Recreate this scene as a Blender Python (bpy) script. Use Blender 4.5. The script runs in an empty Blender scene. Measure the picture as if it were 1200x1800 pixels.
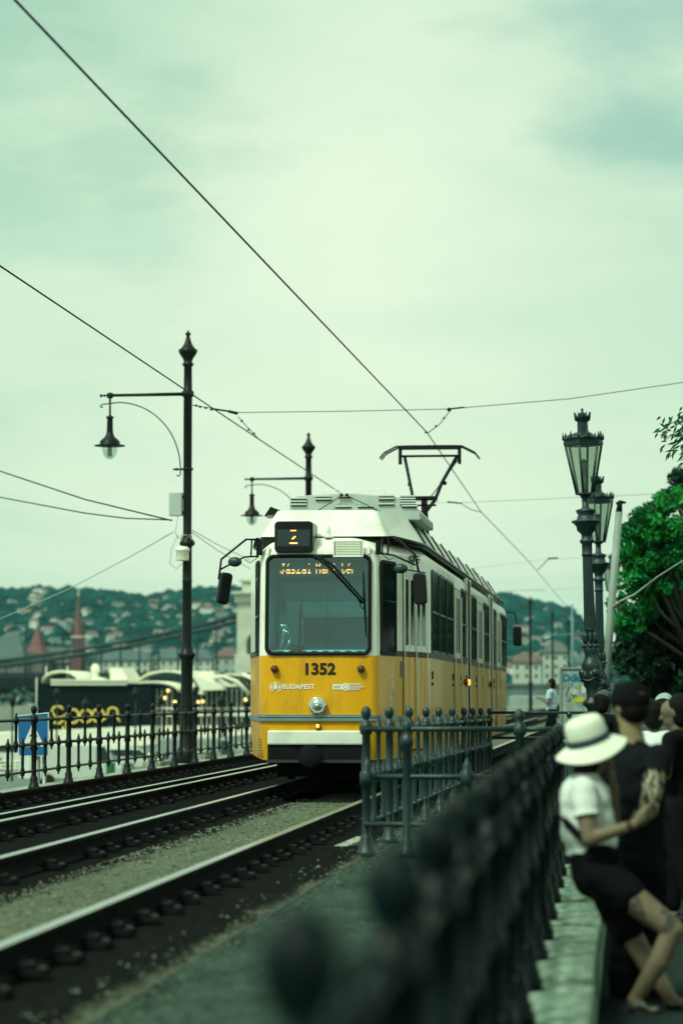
import bpy, bmesh, math, random
import numpy as np
from mathutils import Vector, Matrix, noise as mnoise
random.seed(7); np.random.seed(7)
R = math.radians
sc = bpy.context.scene
COL = sc.collection
PI = math.pi
# ---------------------------------------------------------------- camera
F = 4800.0; EYE = Vector((0, 0, 1.12))
PITCH, YAW = math.atan(320 / F), math.atan(505 / F * math.cos(math.atan(320 / F)))
cam = bpy.data.cameras.new('camera'); co = bpy.data.objects.new('camera', cam); COL.objects.link(co)
co.location = EYE; co.rotation_euler = (PI / 2 + PITCH, 0, YAW)
cam.sensor_fit = 'VERTICAL'; cam.sensor_height = 36; cam.sensor_width = 24; cam.lens = 36 * F / 1800
cam.clip_end = 20000; cam.clip_start = .05
cam.dof.use_dof = True; cam.dof.focus_distance = 32.6; cam.dof.aperture_fstop = 1.95
sc.camera = co
_f = Vector((-math.sin(YAW) * math.cos(PITCH), math.cos(YAW) * math.cos(PITCH), math.sin(PITCH)))
_r = Vector((math.cos(YAW), math.sin(YAW), 0)); _u = _r.cross(_f)
def P(px, py, Y):
    d = _f + _r * ((px - 600) / F) - _u * ((py - 900) / F)
    return EYE + d * (Y / d.y)
# ---------------------------------------------------------------- materials
def M(name, rgb, rough=.6, metal=0., var=.15, scale=6., bump=0., bscale=40., emit=None, dirt=None, coat=0., spec=.28, detail=6., stretch=(1, 1, 1)):
    m = bpy.data.materials.new(name); m.use_nodes = True
    nt = m.node_tree; n = nt.nodes; l = nt.links; b = n['Principled BSDF']
    b.inputs['Roughness'].default_value = rough; b.inputs['Metallic'].default_value = metal
    b.inputs['Specular IOR Level'].default_value = spec
    b.inputs['Coat Weight'].default_value = coat
    c = (*rgb, 1)
    tc = n.new('ShaderNodeTexCoord'); mp = n.new('ShaderNodeMapping'); mp.inputs['Scale'].default_value = stretch
    l.new(tc.outputs['Object'], mp.inputs['Vector'])
    if var or dirt:
        t = n.new('ShaderNodeTexNoise'); t.inputs['Scale'].default_value = scale; t.inputs['Detail'].default_value = detail
        l.new(mp.outputs['Vector'], t.inputs['Vector'])
        r = n.new('ShaderNodeValToRGB'); r.color_ramp.elements[0].position = .3; r.color_ramp.elements[1].position = .7
        r.color_ramp.elements[0].color = (*[x * (1 - var) for x in rgb], 1); r.color_ramp.elements[1].color = (*[min(1, x * (1 + var)) for x in rgb], 1)
        l.new(t.outputs['Fac'], r.inputs['Fac']); out = r.outputs['Color']
        if dirt:
            drgb, amt, ds = dirt
            t2 = n.new('ShaderNodeTexNoise'); t2.inputs['Scale'].default_value = ds; t2.inputs['Detail'].default_value = 8; t2.inputs['Roughness'].default_value = .7
            l.new(mp.outputs['Vector'], t2.inputs['Vector'])
            r2 = n.new('ShaderNodeValToRGB'); r2.color_ramp.elements[0].position = .48; r2.color_ramp.elements[1].position = .72
            r2.color_ramp.elements[1].color = (amt, amt, amt, 1); l.new(t2.outputs['Fac'], r2.inputs['Fac'])
            mx = n.new('ShaderNodeMixRGB'); l.new(r2.outputs['Color'], mx.inputs['Fac']); l.new(out, mx.inputs['Color1']); mx.inputs['Color2'].default_value = (*drgb, 1)
            out = mx.outputs['Color']
        l.new(out, b.inputs['Base Color'])
    else:
        b.inputs['Base Color'].default_value = c
    if bump:
        t3 = n.new('ShaderNodeTexNoise'); t3.inputs['Scale'].default_value = bscale; t3.inputs['Detail'].default_value = 6
        l.new(mp.outputs['Vector'], t3.inputs['Vector'])
        bp = n.new('ShaderNodeBump'); bp.inputs['Strength'].default_value = bump; bp.inputs['Distance'].default_value = .02
        l.new(t3.outputs['Fac'], bp.inputs['Height']); l.new(bp.outputs['Normal'], b.inputs['Normal'])
    if emit:
        b.inputs['Emission Color'].default_value = (*emit[0], 1); b.inputs['Emission Strength'].default_value = emit[1]
    return m
def glassmat(name, tint, refl=.12, rough=.03):
    m = bpy.data.materials.new(name); m.use_nodes = True; nt = m.node_tree; n = nt.nodes; l = nt.links
    n.remove(n['Principled BSDF']); o = n['Material Output']
    t = n.new('ShaderNodeBsdfTransparent'); t.inputs['Color'].default_value = (*tint, 1)
    g = n.new('ShaderNodeBsdfGlossy'); g.inputs['Roughness'].default_value = rough; g.inputs['Color'].default_value = (.9, 1, 1, 1)
    x = n.new('ShaderNodeMixShader'); x.inputs['Fac'].default_value = refl
    l.new(t.outputs[0], x.inputs[1]); l.new(g.outputs[0], x.inputs[2]); l.new(x.outputs[0], o.inputs['Surface'])
    return m
IRON = M('dark_iron', (.003, .0085, .0095), .36, 0, .4, 9, .25, 50, spec=.13)
IRONB = M('black_iron', (.006, .010, .011), .42, 0, .3, 9, .1, 60, spec=.2)
IRONG = M('grey_green_iron', (.010, .031, .034), .36, 0, .35, 7, .3, 70, spec=.45)
STEEL = M('rail_steel', (.5, .55, .5), .27, .9, .12, 3, 0, stretch=(6, .3, 6))
RUSTD = M('dark_rail_side', (.010, .0105, .012), .85, 0, .4, 8, .3, 50, spec=.06)
CLIP = M('clip_steel', (.06, .065, .06), .35, .7, .4, 15, 0)
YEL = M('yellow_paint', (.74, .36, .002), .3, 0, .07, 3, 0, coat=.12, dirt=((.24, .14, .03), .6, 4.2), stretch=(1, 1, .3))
YELS = M('yellow_side_shaded', (.56, .30, .008), .38, 0, .05, 3, 0, coat=.1, dirt=((.3, .22, .06), .5, 1.6), stretch=(1, 1, .35))  # same yellow, darkened in colour where the long sides catch less light
WHT = M('cream_white_paint', (.84, .86, .75), .35, 0, .03, 3, 0, coat=.25, dirt=((.30, .32, .25), .6, 4.0), stretch=(1, 1, .3))
ROOFW = M('roof_white_paint', (.72, .76, .67), .45, 0, .04, 3, 0, dirt=((.36, .39, .34), .55, 2.2))
GREYP = M('grey_roof_box_paint', (.36, .42, .40), .5, 0, .06, 4, 0)
BROWN = M('brown_stripe', (.055, .028, .02), .45)
BLK = M('black_rubber', (.007, .007, .009), .55, 0, .2, 8, spec=.15)
BLKG = M('black_plastic', (.008, .009, .011), .3, 0, .1, 8, spec=.2)
UND = M('undercarriage_black', (.009, .009, .011), .8, 0, .4, 5, spec=.08)
TRIM = M('grey_blue_trim', (.20, .28, .30), .3, .3, .1, 5)
CHROME = M('lamp_chrome', (.7, .75, .72), .12, 1, .05, 5)
LED = M('amber_led', (.9, .45, .15), .5, 0, 0, emit=((1.0, .33, .07), 2.3))
AMB = M('amber_marker_lit', (1, .5, .06), .4, 0, 0, emit=((1.0, .45, .05), 1.0))
BULB = M('lit_bulb_yellow', (1, .8, .3), .4, 0, 0, emit=((1.0, .75, .25), 1.6))
ORNG = M('orange_brown_lens', (.11, .035, .012), .2, 0, .2, 20)
WGLASS = glassmat('windscreen_glass', (.76, .94, .96), .06)
SGLASS = M('dark_side_glass', (.006, .009, .010), .06, 0, .3, 2, spec=.35)
PGLASS = glassmat('cab_side_glass', (.28, .36, .37), .10)
LGLASS = M('frosted_lamp_glass', (.42, .50, .44), .25, 0, .2, 10)
CLEARG = glassmat('clear_globe_glass', (.75, .85, .82), .15)
LENS = M('headlight_lens', (.45, .52, .48), .08, .6, .35, 14, .4, 40)
DECW = M('white_decal', (.80, .80, .70), .5, 0, 0)
DECK = M('black_decal', (.02, .016, .012), .5, 0, 0)
CABW = M('cab_wall_teal', (.24, .56, .62), .7, 0, .1, 2)
CABL = M('cab_blind', (.56, .86, .88), .7, 0, .08, 2)
CABD = M('cab_dark', (.05, .15, .20), .7, 0, .2, 2)
SCRN = M('display_panel', (.028, .045, .048), .35, 0, .1, 3)
GRYBOX = M('grey_cabinet', (.40, .46, .43), .5, 0, .06, 5)
WIREM = M('overhead_wire', (.006, .007, .008), .6, 0, .1, 3, spec=.1)
WIREL = M('pale_cable', (.42, .47, .44), .6, 0, .1, 3)
# ---------------------------------------------------------------- geometry
class MB:
    def __init__(s): s.v = []; s.f = []; s.m = []; s.sm = []
    def add(s, vs, fs, mi=0, smooth=False):
        o = len(s.v); s.v.extend([tuple(a) for a in vs])
        for f in fs: s.f.append(tuple(i + o for i in f)); s.m.append(mi); s.sm.append(smooth)
        return s
    def box(s, c, d, rot=None, mi=0):
        hx, hy, hz = d[0] / 2, d[1] / 2, d[2] / 2
        vs = [Vector((x, y, z)) for x in (-hx, hx) for y in (-hy, hy) for z in (-hz, hz)]
        if rot is not None: vs = [rot @ v for v in vs]
        vs = [v + Vector(c) for v in vs]
        return s.add(vs, [(0, 1, 3, 2), (4, 6, 7, 5), (0, 4, 5, 1), (2, 3, 7, 6), (0, 2, 6, 4), (1, 5, 7, 3)], mi)
    def bb(s, x0, x1, y0, y1, z0, z1, mi=0):
        return s.box(((x0 + x1) / 2, (y0 + y1) / 2, (z0 + z1) / 2), (x1 - x0, y1 - y0, z1 - z0), None, mi)
    def tube(s, pts, r, n=8, mi=0, caps=True):
        pts = [Vector(p) for p in pts]; N = len(pts)
        rs = r if isinstance(r, (list, tuple)) else [r] * N
        vs = []; prev = None
        for i, p in enumerate(pts):
            t = (pts[min(i + 1, N - 1)] - pts[max(i - 1, 0)])
            t = t.normalized() if t.length > 1e-9 else Vector((0, 0, 1))
            if prev is None:
                a = t.cross(Vector((0, 0, 1)));
                if a.length < 1e-3: a = t.cross(Vector((1, 0, 0)))
            else:
                a = prev - t * prev.dot(t)
                if a.length < 1e-6: a = t.cross(Vector((.3, .2, 1)))
            a.normalize(); prev = a; b = t.cross(a)
            for k in range(n):
                w = 2 * PI * k / n; vs.append(p + (a * math.cos(w) + b * math.sin(w)) * rs[i])
        fs = [(i * n + k, i * n + (k + 1) % n, (i + 1) * n + (k + 1) % n, (i + 1) * n + k) for i in range(N - 1) for k in range(n)]
        s.add(vs, fs, mi, True)
        if caps: o = len(s.v) - len(vs); s.f += [tuple(o + k for k in range(n))[::-1], tuple(o + (N - 1) * n + k for k in range(n))]; s.m += [mi, mi]; s.sm += [False, False]
        return s
    def lathe(s, prof, c=(0, 0, 0), n=12, mi=0, axis='z', smooth=True, ph=0.):
        c = Vector(c); vs = []
        for r, z in prof:
            for k in range(n):
                w = 2 * PI * k / n + ph; x, y = r * math.cos(w), r * math.sin(w)
                vs.append(c + (Vector((x, y, z)) if axis == 'z' else Vector((x, -z, y)) if axis == '-y' else Vector((z, x, y))))
        N = len(prof)
        fs = [(i * n + k, i * n + (k + 1) % n, (i + 1) * n + (k + 1) % n, (i + 1) * n + k) for i in range(N - 1) for k in range(n)]
        s.add(vs, fs, mi, smooth)
        o = len(s.v) - len(vs); s.f += [tuple(o + k for k in range(n))[::-1], tuple(o + (N - 1) * n + k for k in range(n))]; s.m += [mi, mi]; s.sm += [False, False]
        return s
    def ball(s, c, r, n=10, mi=0):
        r = (r, r, r) if not isinstance(r, (tuple, list)) else r
        k = n // 2 + 1
        o = len(s.v)
        s.lathe([(max(1e-4, math.sin(PI * i / k)), -math.cos(PI * i / k)) for i in range(k + 1)], (0, 0, 0), n, mi)
        for i in range(o, len(s.v)):
            v = s.v[i]; s.v[i] = (c[0] + v[0] * r[0], c[1] + v[1] * r[1], c[2] + v[2] * r[2])
        return s
    def prism(s, poly, org, u, w, d, mi=0):      # polygon in the (u, w) plane, extruded by vector d
        org, u, w, d = Vector(org), Vector(u), Vector(w), Vector(d)
        a = [org + u * x + w * y for x, y in poly]; n = len(a)
        vs = a + [p + d for p in a]
        fs = [tuple(range(n))[::-1], tuple(range(n, 2 * n))] + [(i, (i + 1) % n, n + (i + 1) % n, n + i) for i in range(n)]
        return s.add(vs, fs, mi)
    def build(s, name, mats, parent=None, bevel=0., loc=None, recalc=True, seg=2):
        me = bpy.data.meshes.new(name); me.from_pydata(s.v, [], s.f)
        mats = mats if isinstance(mats, (list, tuple)) else [mats]
        for m in mats: me.materials.append(m)
        me.polygons.foreach_set('material_index', s.m); me.polygons.foreach_set('use_smooth', s.sm)
        if recalc:
            bm = bmesh.new(); bm.from_mesh(me); bmesh.ops.recalc_face_normals(bm, faces=bm.faces); bm.to_mesh(me); bm.free()
        me.update()
        o = bpy.data.objects.new(name, me); COL.objects.link(o)
        if parent is not None: o.parent = parent
        if loc is not None: o.location = loc
        if bevel:
            b = o.modifiers.new('b', 'BEVEL'); b.width = bevel; b.segments = seg; b.limit_method = 'ANGLE'; b.angle_limit = R(35)
        return o
def tag(o, label=None, cat=None, group=None, kind=None):
    for k, v in (('label', label), ('category', cat), ('group', group), ('kind', kind)):
        if v: o[k] = v
    return o
def thing(name, label, cat, loc=(0, 0, 0), rz=0, group=None):
    o = bpy.data.objects.new(name, None); COL.objects.link(o); o.location = loc; o.rotation_euler = (0, 0, rz); o.empty_display_size = .2
    return tag(o, label, cat, group)
def struct(o): o['kind'] = 'structure'; return o
def kids(o): return [c for c in bpy.data.objects if c.parent == o]
def dup(root, loc=None, rz=None, label=None, group=None, parent=None):
    tree = {}
    for c in bpy.data.objects:
        if c.parent: tree.setdefault(c.parent.name, []).append(c)
    def cp(o, par):
        c = o.copy(); COL.objects.link(c); c.parent = par
        for ch in tree.get(o.name, []): cp(ch, c)
        return c
    r = cp(root, parent)
    if loc is not None: r.location = loc
    if rz is not None: r.rotation_euler = (0, 0, rz)
    if label: r['label'] = label
    if group: r['group'] = group
    return r
def rrect(w, h, r, n=5, cx=0, cy=0):
    p = []
    for ox, oy, a in ((w / 2 - r, h / 2 - r, 0), (-w / 2 + r, h / 2 - r, 90), (-w / 2 + r, -h / 2 + r, 180), (w / 2 - r, -h / 2 + r, 270)):
        for k in range(n + 1):
            t = R(a + 90 * k / n); p.append((cx + ox + r * math.cos(t), cy + oy + r * math.sin(t)))
    return p
def text_mesh(body, size, bold=0., space=1., shear=0.):
    cu = bpy.data.curves.new('t', 'FONT'); cu.body = body; cu.size = size; cu.align_x = 'CENTER'; cu.align_y = 'CENTER'
    cu.offset = bold; cu.space_character = space; cu.extrude = .0015; cu.shear = shear; cu.resolution_u = 4
    ob = bpy.data.objects.new('t', cu); COL.objects.link(ob); dg = bpy.context.evaluated_depsgraph_get()
    me = bpy.data.meshes.new_from_object(ob.evaluated_get(dg)); vs = [v.co.copy() for v in me.vertices]; fs = [tuple(p.vertices) for p in me.polygons]
    bpy.data.objects.remove(ob); bpy.data.curves.remove(cu); bpy.data.meshes.remove(me)
    return vs, fs
def text_on(mb, body, size, org, u, w, bold=0., space=1., mi=0, sx=1., shear=0.):
    vs, fs = text_mesh(body, size, bold, space, shear); u, w = Vector(u), Vector(w); nrm = u.cross(w).normalized()
    mb.add([Vector(org) + u * v.x * sx + w * v.y + nrm * v.z for v in vs], fs, mi)
def blob_mesh(parts, name, mat, parent, voxel=.012, smooth=4, cuts=(), fold=0.):
    """tapered capsules and ellipsoids grown together into one continuous skin; cuts = planes (point, normal) that trim hems"""
    mb = MB()
    for q in parts:
        if len(q) == 2: mb.ball(q[0], q[1], 14)
        else:
            a, ra, b, rb = Vector(q[0]), q[1], Vector(q[2]), q[3]; d = (b - a)
            L = max(d.length, 1e-4); t = d / L; pts = []; rs = []
            for k in range(5): w = PI / 2 * k / 5; pts.append(a - t * ra * math.cos(w)); rs.append(max(ra * math.sin(w), 1e-4))
            for k in range(4): pts.append(a + d * k / 3); rs.append(ra + (rb - ra) * k / 3)
            for k in range(1, 6): w = PI / 2 * k / 5; pts.append(b + t * rb * math.sin(w)); rs.append(max(rb * math.cos(w), 1e-4))
            mb.tube(pts, rs, 12)
    o = mb.build(name, mat)
    r = o.modifiers.new('r', 'REMESH'); r.mode = 'VOXEL'; r.voxel_size = voxel; r.use_smooth_shade = True
    s = o.modifiers.new('s', 'SMOOTH'); s.factor = .5; s.iterations = smooth
    dg = bpy.context.evaluated_depsgraph_get(); me = bpy.data.meshes.new_from_object(o.evaluated_get(dg))
    bpy.data.objects.remove(o)
    if fold:             # cloth folds
        for v in me.vertices:
            q = v.co; a = mnoise.noise((q.x * 7, q.y * 7, q.z * 16)) + .6 * mnoise.noise((q.x * 15 + q.z * 9, q.y * 15, q.z * 22)); v.co = q + v.normal * fold * a
    if cuts:
        bm = bmesh.new(); bm.from_mesh(me)
        for p, n in cuts:
            bmesh.ops.bisect_plane(bm, geom=bm.verts[:] + bm.edges[:] + bm.faces[:], plane_co=p, plane_no=n, clear_outer=True)
        bm.to_mesh(me); bm.free()
    for p in me.polygons: p.use_smooth = True
    me.materials.clear(); me.materials.append(mat)
    ob = bpy.data.objects.new(name, me); COL.objects.link(ob)
    if parent is not None: ob.parent = parent
    return ob
# ---------------------------------------------------------------- world: overcast mint sky, soft sun
SUN_EL, SUN_AZ = R(52), R(215)          # azimuth from +Y, clockwise: light comes from behind the camera, river side
w = bpy.data.worlds.new('World'); sc.world = w; w.use_nodes = True
nt = w.node_tree; n = nt.nodes; l = nt.links; bg = n['Background']; bg.inputs['Strength'].default_value = .1
sky = n.new('ShaderNodeTexSky'); sky.sky_type = 'NISHITA'; sky.sun_disc = False; sky.sun_elevation = SUN_EL; sky.sun_rotation = SUN_AZ; sky.air_density = 1.5; sky.dust_density = 3
tc = n.new('ShaderNodeTexCoord'); sp = n.new('ShaderNodeSeparateXYZ'); l.new(tc.outputs['Generated'], sp.inputs[0])
def mth(op, a, b=None, c=None):
    q = n.new('ShaderNodeMath'); q.operation = op
    for i, x in enumerate((a, b, c)):
        if x is None: continue
        if isinstance(x, (int, float)): q.inputs[i].default_value = x
        else: l.new(x, q.inputs[i])
    return q.outputs[0]
den = mth('ADD', mth('MAXIMUM', sp.outputs['Z'], 0.0), .12)
cb = n.new('ShaderNodeCombineXYZ'); l.new(mth('DIVIDE', sp.outputs['X'], den), cb.inputs[0]); l.new(mth('DIVIDE', sp.outputs['Y'], den), cb.inputs[1])
mp = n.new('ShaderNodeMapping'); mp.inputs['Scale'].default_value = (1.15, .75, 1); mp.inputs['Location'].default_value = (3.1, .35, 0); mp.inputs['Rotation'].default_value = (0, 0, R(20)); l.new(cb.outputs[0], mp.inputs[0])
nz = n.new('ShaderNodeTexNoise'); nz.inputs['Scale'].default_value = 1.25; nz.inputs['Detail'].default_value = 7; nz.inputs['Roughness'].default_value = .52; nz.inputs['Distortion'].default_value = .5
l.new(mp.outputs[0], nz.inputs['Vector'])
rp = n.new('ShaderNodeValToRGB'); e = rp.color_ramp.elements
e[0].position = .34; e[0].color = (.53, .76, .565, 1); e[1].position = .60; e[1].color = (.645, .845, .62, 1)
l.new(nz.outputs['Fac'], rp.inputs['Fac'])
# one darker bank of cloud high on the town side
def bank(dirv, size, amt, col, prev, wob=2.6):
    vm = n.new('ShaderNodeVectorMath'); vm.operation = 'SUBTRACT'; l.new(tc.outputs['Generated'], vm.inputs[0]); vm.inputs[1].default_value = dirv
    v2 = n.new('ShaderNodeVectorMath'); v2.operation = 'MULTIPLY'; l.new(vm.outputs[0], v2.inputs[0]); v2.inputs[1].default_value = (1 / size[0], 1 / size[0], 1 / size[1])
    ln = n.new('ShaderNodeVectorMath'); ln.operation = 'LENGTH'; l.new(v2.outputs[0], ln.inputs[0])
    nn = n.new('ShaderNodeTexNoise'); nn.inputs['Scale'].default_value = 14; nn.inputs['Detail'].default_value = 6; nn.inputs['Roughness'].default_value = .55
    mpp = n.new('ShaderNodeMapping'); mpp.inputs['Scale'].default_value = (1, 1, 2.6); l.new(tc.outputs['Generated'], mpp.inputs[0]); l.new(mpp.outputs[0], nn.inputs['Vector'])
    k = mth('MULTIPLY', mth('SUBTRACT', nn.outputs['Fac'], .5), wob)
    mr = n.new('ShaderNodeMapRange'); mr.interpolation_type = 'SMOOTHSTEP'; l.new(mth('ADD', ln.outputs['Value'], k), mr.inputs['Value'])
    mr.inputs['From Min'].default_value = 1.25; mr.inputs['From Max'].default_value = 0.0; mr.inputs['To Max'].default_value = amt
    x = n.new('ShaderNodeMixRGB'); l.new(mr.outputs[0], x.inputs['Fac']); l.new(prev, x.inputs['Color1']); x.inputs['Color2'].default_value = (*col, 1)
    return x.outputs['Color']
dv = lambda px, py: tuple((P(px, py, 100) - EYE).normalized())
c = bank(dv(640, 460), (.105, .125), 1.0, (.79, .925, .70), rp.outputs['Color'], .9)
c = bank(dv(500, 900), (.14, .05), .85, (.77, .92, .695), c, .9)
c = bank(dv(1150, 230), (.042, .022), .8, (.29, .55, .45), c)
c = bank(dv(1120, 20), (.06, .018), .85, (.33, .56, .48), c)
c = bank(dv(-40, -10), (.10, .09), .75, (.33, .60, .44), c)
c = bank(dv(120, 420), (.06, .012), .5, (.48, .74, .57), c)
c = bank(dv(900, 560), (.08, .012), .45, (.55, .79, .62), c)
gain = n.new('ShaderNodeVectorMath'); gain.operation = 'SCALE'; gain.inputs['Scale'].default_value = 7.5; l.new(c, gain.inputs[0])
mx = n.new('ShaderNodeMixRGB'); mx.inputs['Fac'].default_value = .95; l.new(sky.outputs['Color'], mx.inputs['Color1']); l.new(gain.outputs[0], mx.inputs['Color2'])
l.new(mx.outputs['Color'], bg.inputs['Color'])
sun = bpy.data.lights.new('sun', 'SUN'); sun.energy = 2.35; sun.angle = R(14); sun.color = (.84, 1.0, .76)
so = bpy.data.objects.new('sun', sun); COL.objects.link(so)
sd = Vector((math.sin(SUN_AZ) * math.cos(SUN_EL), math.cos(SUN_AZ) * math.cos(SUN_EL), math.sin(SUN_EL)))
so.rotation_euler = sd.to_track_quat('Z', 'Y').to_euler(); so.location = (0, 0, 60)
vs = sc.view_settings; vs.view_transform = 'Standard'; vs.look = 'None'; vs.exposure = .5; vs.gamma = 1; vs.use_curve_mapping = False
sc.render.engine = 'CYCLES'; sc.cycles.use_denoising = True
sc.cycles.max_bounces = 6; sc.cycles.transparent_max_bounces = 12; sc.cycles.volume_bounces = 0
try: sc.cycles.denoiser = 'OPENIMAGEDENOISE'
except Exception: pass

# ---------------------------------------------------------------- ground
WALK, BED, PATH, QUAY, RIVER = -.5, -.17, -.185, -3.4, -6.5
RAILX = [-2.81, -4.32, -5.56, -7.06]
def groundmat(name, rgb, oil=False, rough=.9, dark=(.03, .035, .032), big=.35, gs=60, bump=.6, joints=False):
    m = bpy.data.materials.new(name); m.use_nodes = True; nt = m.node_tree; n = nt.nodes; l = nt.links; b = n['Principled BSDF']; b.inputs['Roughness'].default_value = rough; b.inputs['Specular IOR Level'].default_value = .0
    tc = n.new('ShaderNodeTexCoord'); g = n.new('ShaderNodeTexNoise'); g.inputs['Scale'].default_value = gs; g.inputs['Detail'].default_value = 5; l.new(tc.outputs['Object'], g.inputs['Vector'])
    r = n.new('ShaderNodeValToRGB'); r.color_ramp.elements[0].position = .32; r.color_ramp.elements[1].position = .68
    r.color_ramp.elements[0].color = (*[x * .45 for x in rgb], 1); r.color_ramp.elements[1].color = (*[x * 1.5 for x in rgb], 1); l.new(g.outputs['Fac'], r.inputs['Fac'])
    q = n.new('ShaderNodeTexNoise'); q.inputs['Scale'].default_value = 1.7; q.inputs['Detail'].default_value = 9; q.inputs['Roughness'].default_value = .68
    mpn = n.new('ShaderNodeMapping'); mpn.inputs['Scale'].default_value = (1.4, .55, 1); l.new(tc.outputs['Object'], mpn.inputs[0]); l.new(mpn.outputs[0], q.inputs['Vector'])
    rq = n.new('ShaderNodeValToRGB'); rq.color_ramp.elements[0].position = .45; rq.color_ramp.elements[1].position = .75; rq.color_ramp.elements[1].color = (big, big, big, 1); l.new(q.outputs['Fac'], rq.inputs['Fac'])
    mx = n.new('ShaderNodeMixRGB'); l.new(rq.outputs['Color'], mx.inputs['Fac']); l.new(r.outputs['Color'], mx.inputs['Color1']); mx.inputs['Color2'].default_value = (*dark, 1); out = mx.outputs['Color']
    # small dark pebbles
    vo = n.new('ShaderNodeTexVoronoi'); vo.inputs['Scale'].default_value = 14; l.new(tc.outputs['Object'], vo.inputs['Vector'])
    rv = n.new('ShaderNodeValToRGB'); rv.color_ramp.elements[0].position = .05; rv.color_ramp.elements[0].color = (.7, .7, .7, 1); rv.color_ramp.elements[1].position = .12; rv.color_ramp.elements[1].color = (0, 0, 0, 1); l.new(vo.outputs['Distance'], rv.inputs['Fac'])
    m2 = n.new('ShaderNodeMixRGB'); l.new(rv.outputs['Color'], m2.inputs['Fac']); l.new(out, m2.inputs['Color1']); m2.inputs['Color2'].default_value = (*dark, 1); out = m2.outputs['Color']
    if oil:          # oil and rust worn into the ballast along each rail
        s = n.new('ShaderNodeSeparateXYZ'); l.new(tc.outputs['Object'], s.inputs[0])
        def mt(op, a, b=None):
            k = n.new('ShaderNodeMath'); k.operation = op
            for i, x in enumerate((a, b)):
                if x is None: continue
                if isinstance(x, (int, float)): k.inputs[i].default_value = x
                else: l.new(x, k.inputs[i])
            return k.outputs[0]
        wob = mt('ADD', mt('MULTIPLY', mt('SUBTRACT', q.outputs['Fac'], .5), .55), mt('MULTIPLY', mt('SUBTRACT', g.outputs['Fac'], .5), .35))
        xx = mt('ADD', s.outputs['X'], wob); tot = None
        for cx, hw in ((-2.52, .36), (-4.16, .30), (-5.22, .40), (-6.40, 1.05), (-2.95, .12)):
            d = mt('SUBTRACT', mt('ABSOLUTE', mt('SUBTRACT', xx, cx)), hw)
            k = n.new('ShaderNodeMapRange'); k.interpolation_type = 'SMOOTHSTEP'; l.new(d, k.inputs['Value']); k.inputs['From Min'].default_value = .1; k.inputs['From Max'].default_value = -.06
            tot = k.outputs[0] if tot is None else mt('MAXIMUM', tot, k.outputs[0])
        m3 = n.new('ShaderNodeMixRGB'); l.new(mt('MULTIPLY', tot, .96), m3.inputs['Fac']); l.new(out, m3.inputs['Color1']); m3.inputs['Color2'].default_value = (.007, .008, .009, 1); out = m3.outputs['Color']
    l.new(out, b.inputs['Base Color'])
    bp = n.new('ShaderNodeBump'); bp.inputs['Strength'].default_value = bump; bp.inputs['Distance'].default_value = .015; l.new(g.outputs['Fac'], bp.inputs['Height']); l.new(bp.outputs['Normal'], b.inputs['Normal'])
    return m
BALL = groundmat('ballast_gravel', (.115, .138, .098), True, .95, (.05, .055, .04), .6, 26, 1.0)
CONC = groundmat('worn_concrete', (.052, .084, .068), False, .8, (.012, .022, .020), .9, 40, .3)
PAVE = groundmat('dark_paving', (.022, .036, .034), False, .7, (.02, .022, .022), .5, 30, .3)
def sheet(name, x0, x1, y0, y1, z, m, nx=1, ny=1):
    mb = MB(); vs = [(x0 + (x1 - x0) * i / nx, y0 + (y1 - y0) * j / ny, z) for j in range(ny + 1) for i in range(nx + 1)]
    mb.add(vs, [(j * (nx + 1) + i, j * (nx + 1) + i + 1, (j + 1) * (nx + 1) + i + 1, (j + 1) * (nx + 1) + i) for j in range(ny) for i in range(nx)])
    return struct(mb.build(name, m))
sheet('track_bed', -7.32, -2.12, -4, 330, BED, BALL)
sheet('path', -2.12, -.74, -4, 330, PATH, CONC)
sheet('pavement', -.17, 60, -6, 330, WALK, PAVE)
KERB = groundmat('kerb_stone', (.25, .35, .28), False, .8, (.045, .065, .055), .8, 18, .35)
mb = MB(); y = 1.2
while y < 34:
    ln = random.uniform(1.55, 1.8); dz = random.uniform(-.012, .012)
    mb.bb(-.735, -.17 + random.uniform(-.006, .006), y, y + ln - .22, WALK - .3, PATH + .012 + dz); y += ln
mb.bb(-.735, -.17, 34, 330, WALK - .3, PATH + .01)
struct(mb.build('kerb', KERB, bevel=.012))
mb = MB(); mb.bb(-.72, -.18, 1.2, 34, WALK - .3, PATH - .03); struct(mb.build('kerb_base', M('shadow_gap', (.018, .026, .022), .9, 0, .4, 6, spec=.08)))  # dark filler painted in for the shadow bands and gaps between kerb stones
KERL = groundmat('river_kerb_stone', (.30, .34, .29), False, .8, (.08, .09, .08), .5, 25, .3)
mb = MB(); y = 4
while y < 200:
    ln = random.uniform(2.2, 2.6); mb.bb(-8.05, -7.32, y, y + ln - .015, -.9, -.115 + random.uniform(-.004, .004)); y += ln
struct(mb.build('river_kerb', KERL, bevel=.01))
mb = MB(); mb.bb(-8.35, -8.0, 4, 330, QUAY - 1, -.16)
struct(mb.build('quay_wall', M('quay_wall_stone', (.2, .22, .19), .85, 0, .3, .8, .4, 8)))
sheet('quay_road', -41, -8.3, 2, 330, QUAY, groundmat('quay_asphalt', (.15, .20, .18), False, .8, (.08, .09, .09), .4, 6, .2))
mb = MB(); mb.bb(-41.6, -41, 2, 330, RIVER - 2, QUAY + .12); struct(mb.build('quay_edge', KERL))
mb = MB(); mb.bb(-200, 60, 330, 332, RIVER - 2, -.3); struct(mb.build('bank_wall', KERL))
WATER = M('river_water', (.03, .07, .065), .18, 0, .2, .02, .6, .35)
sheet('river', -900, -41.3, -20, 1020, RIVER, WATER)
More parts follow.
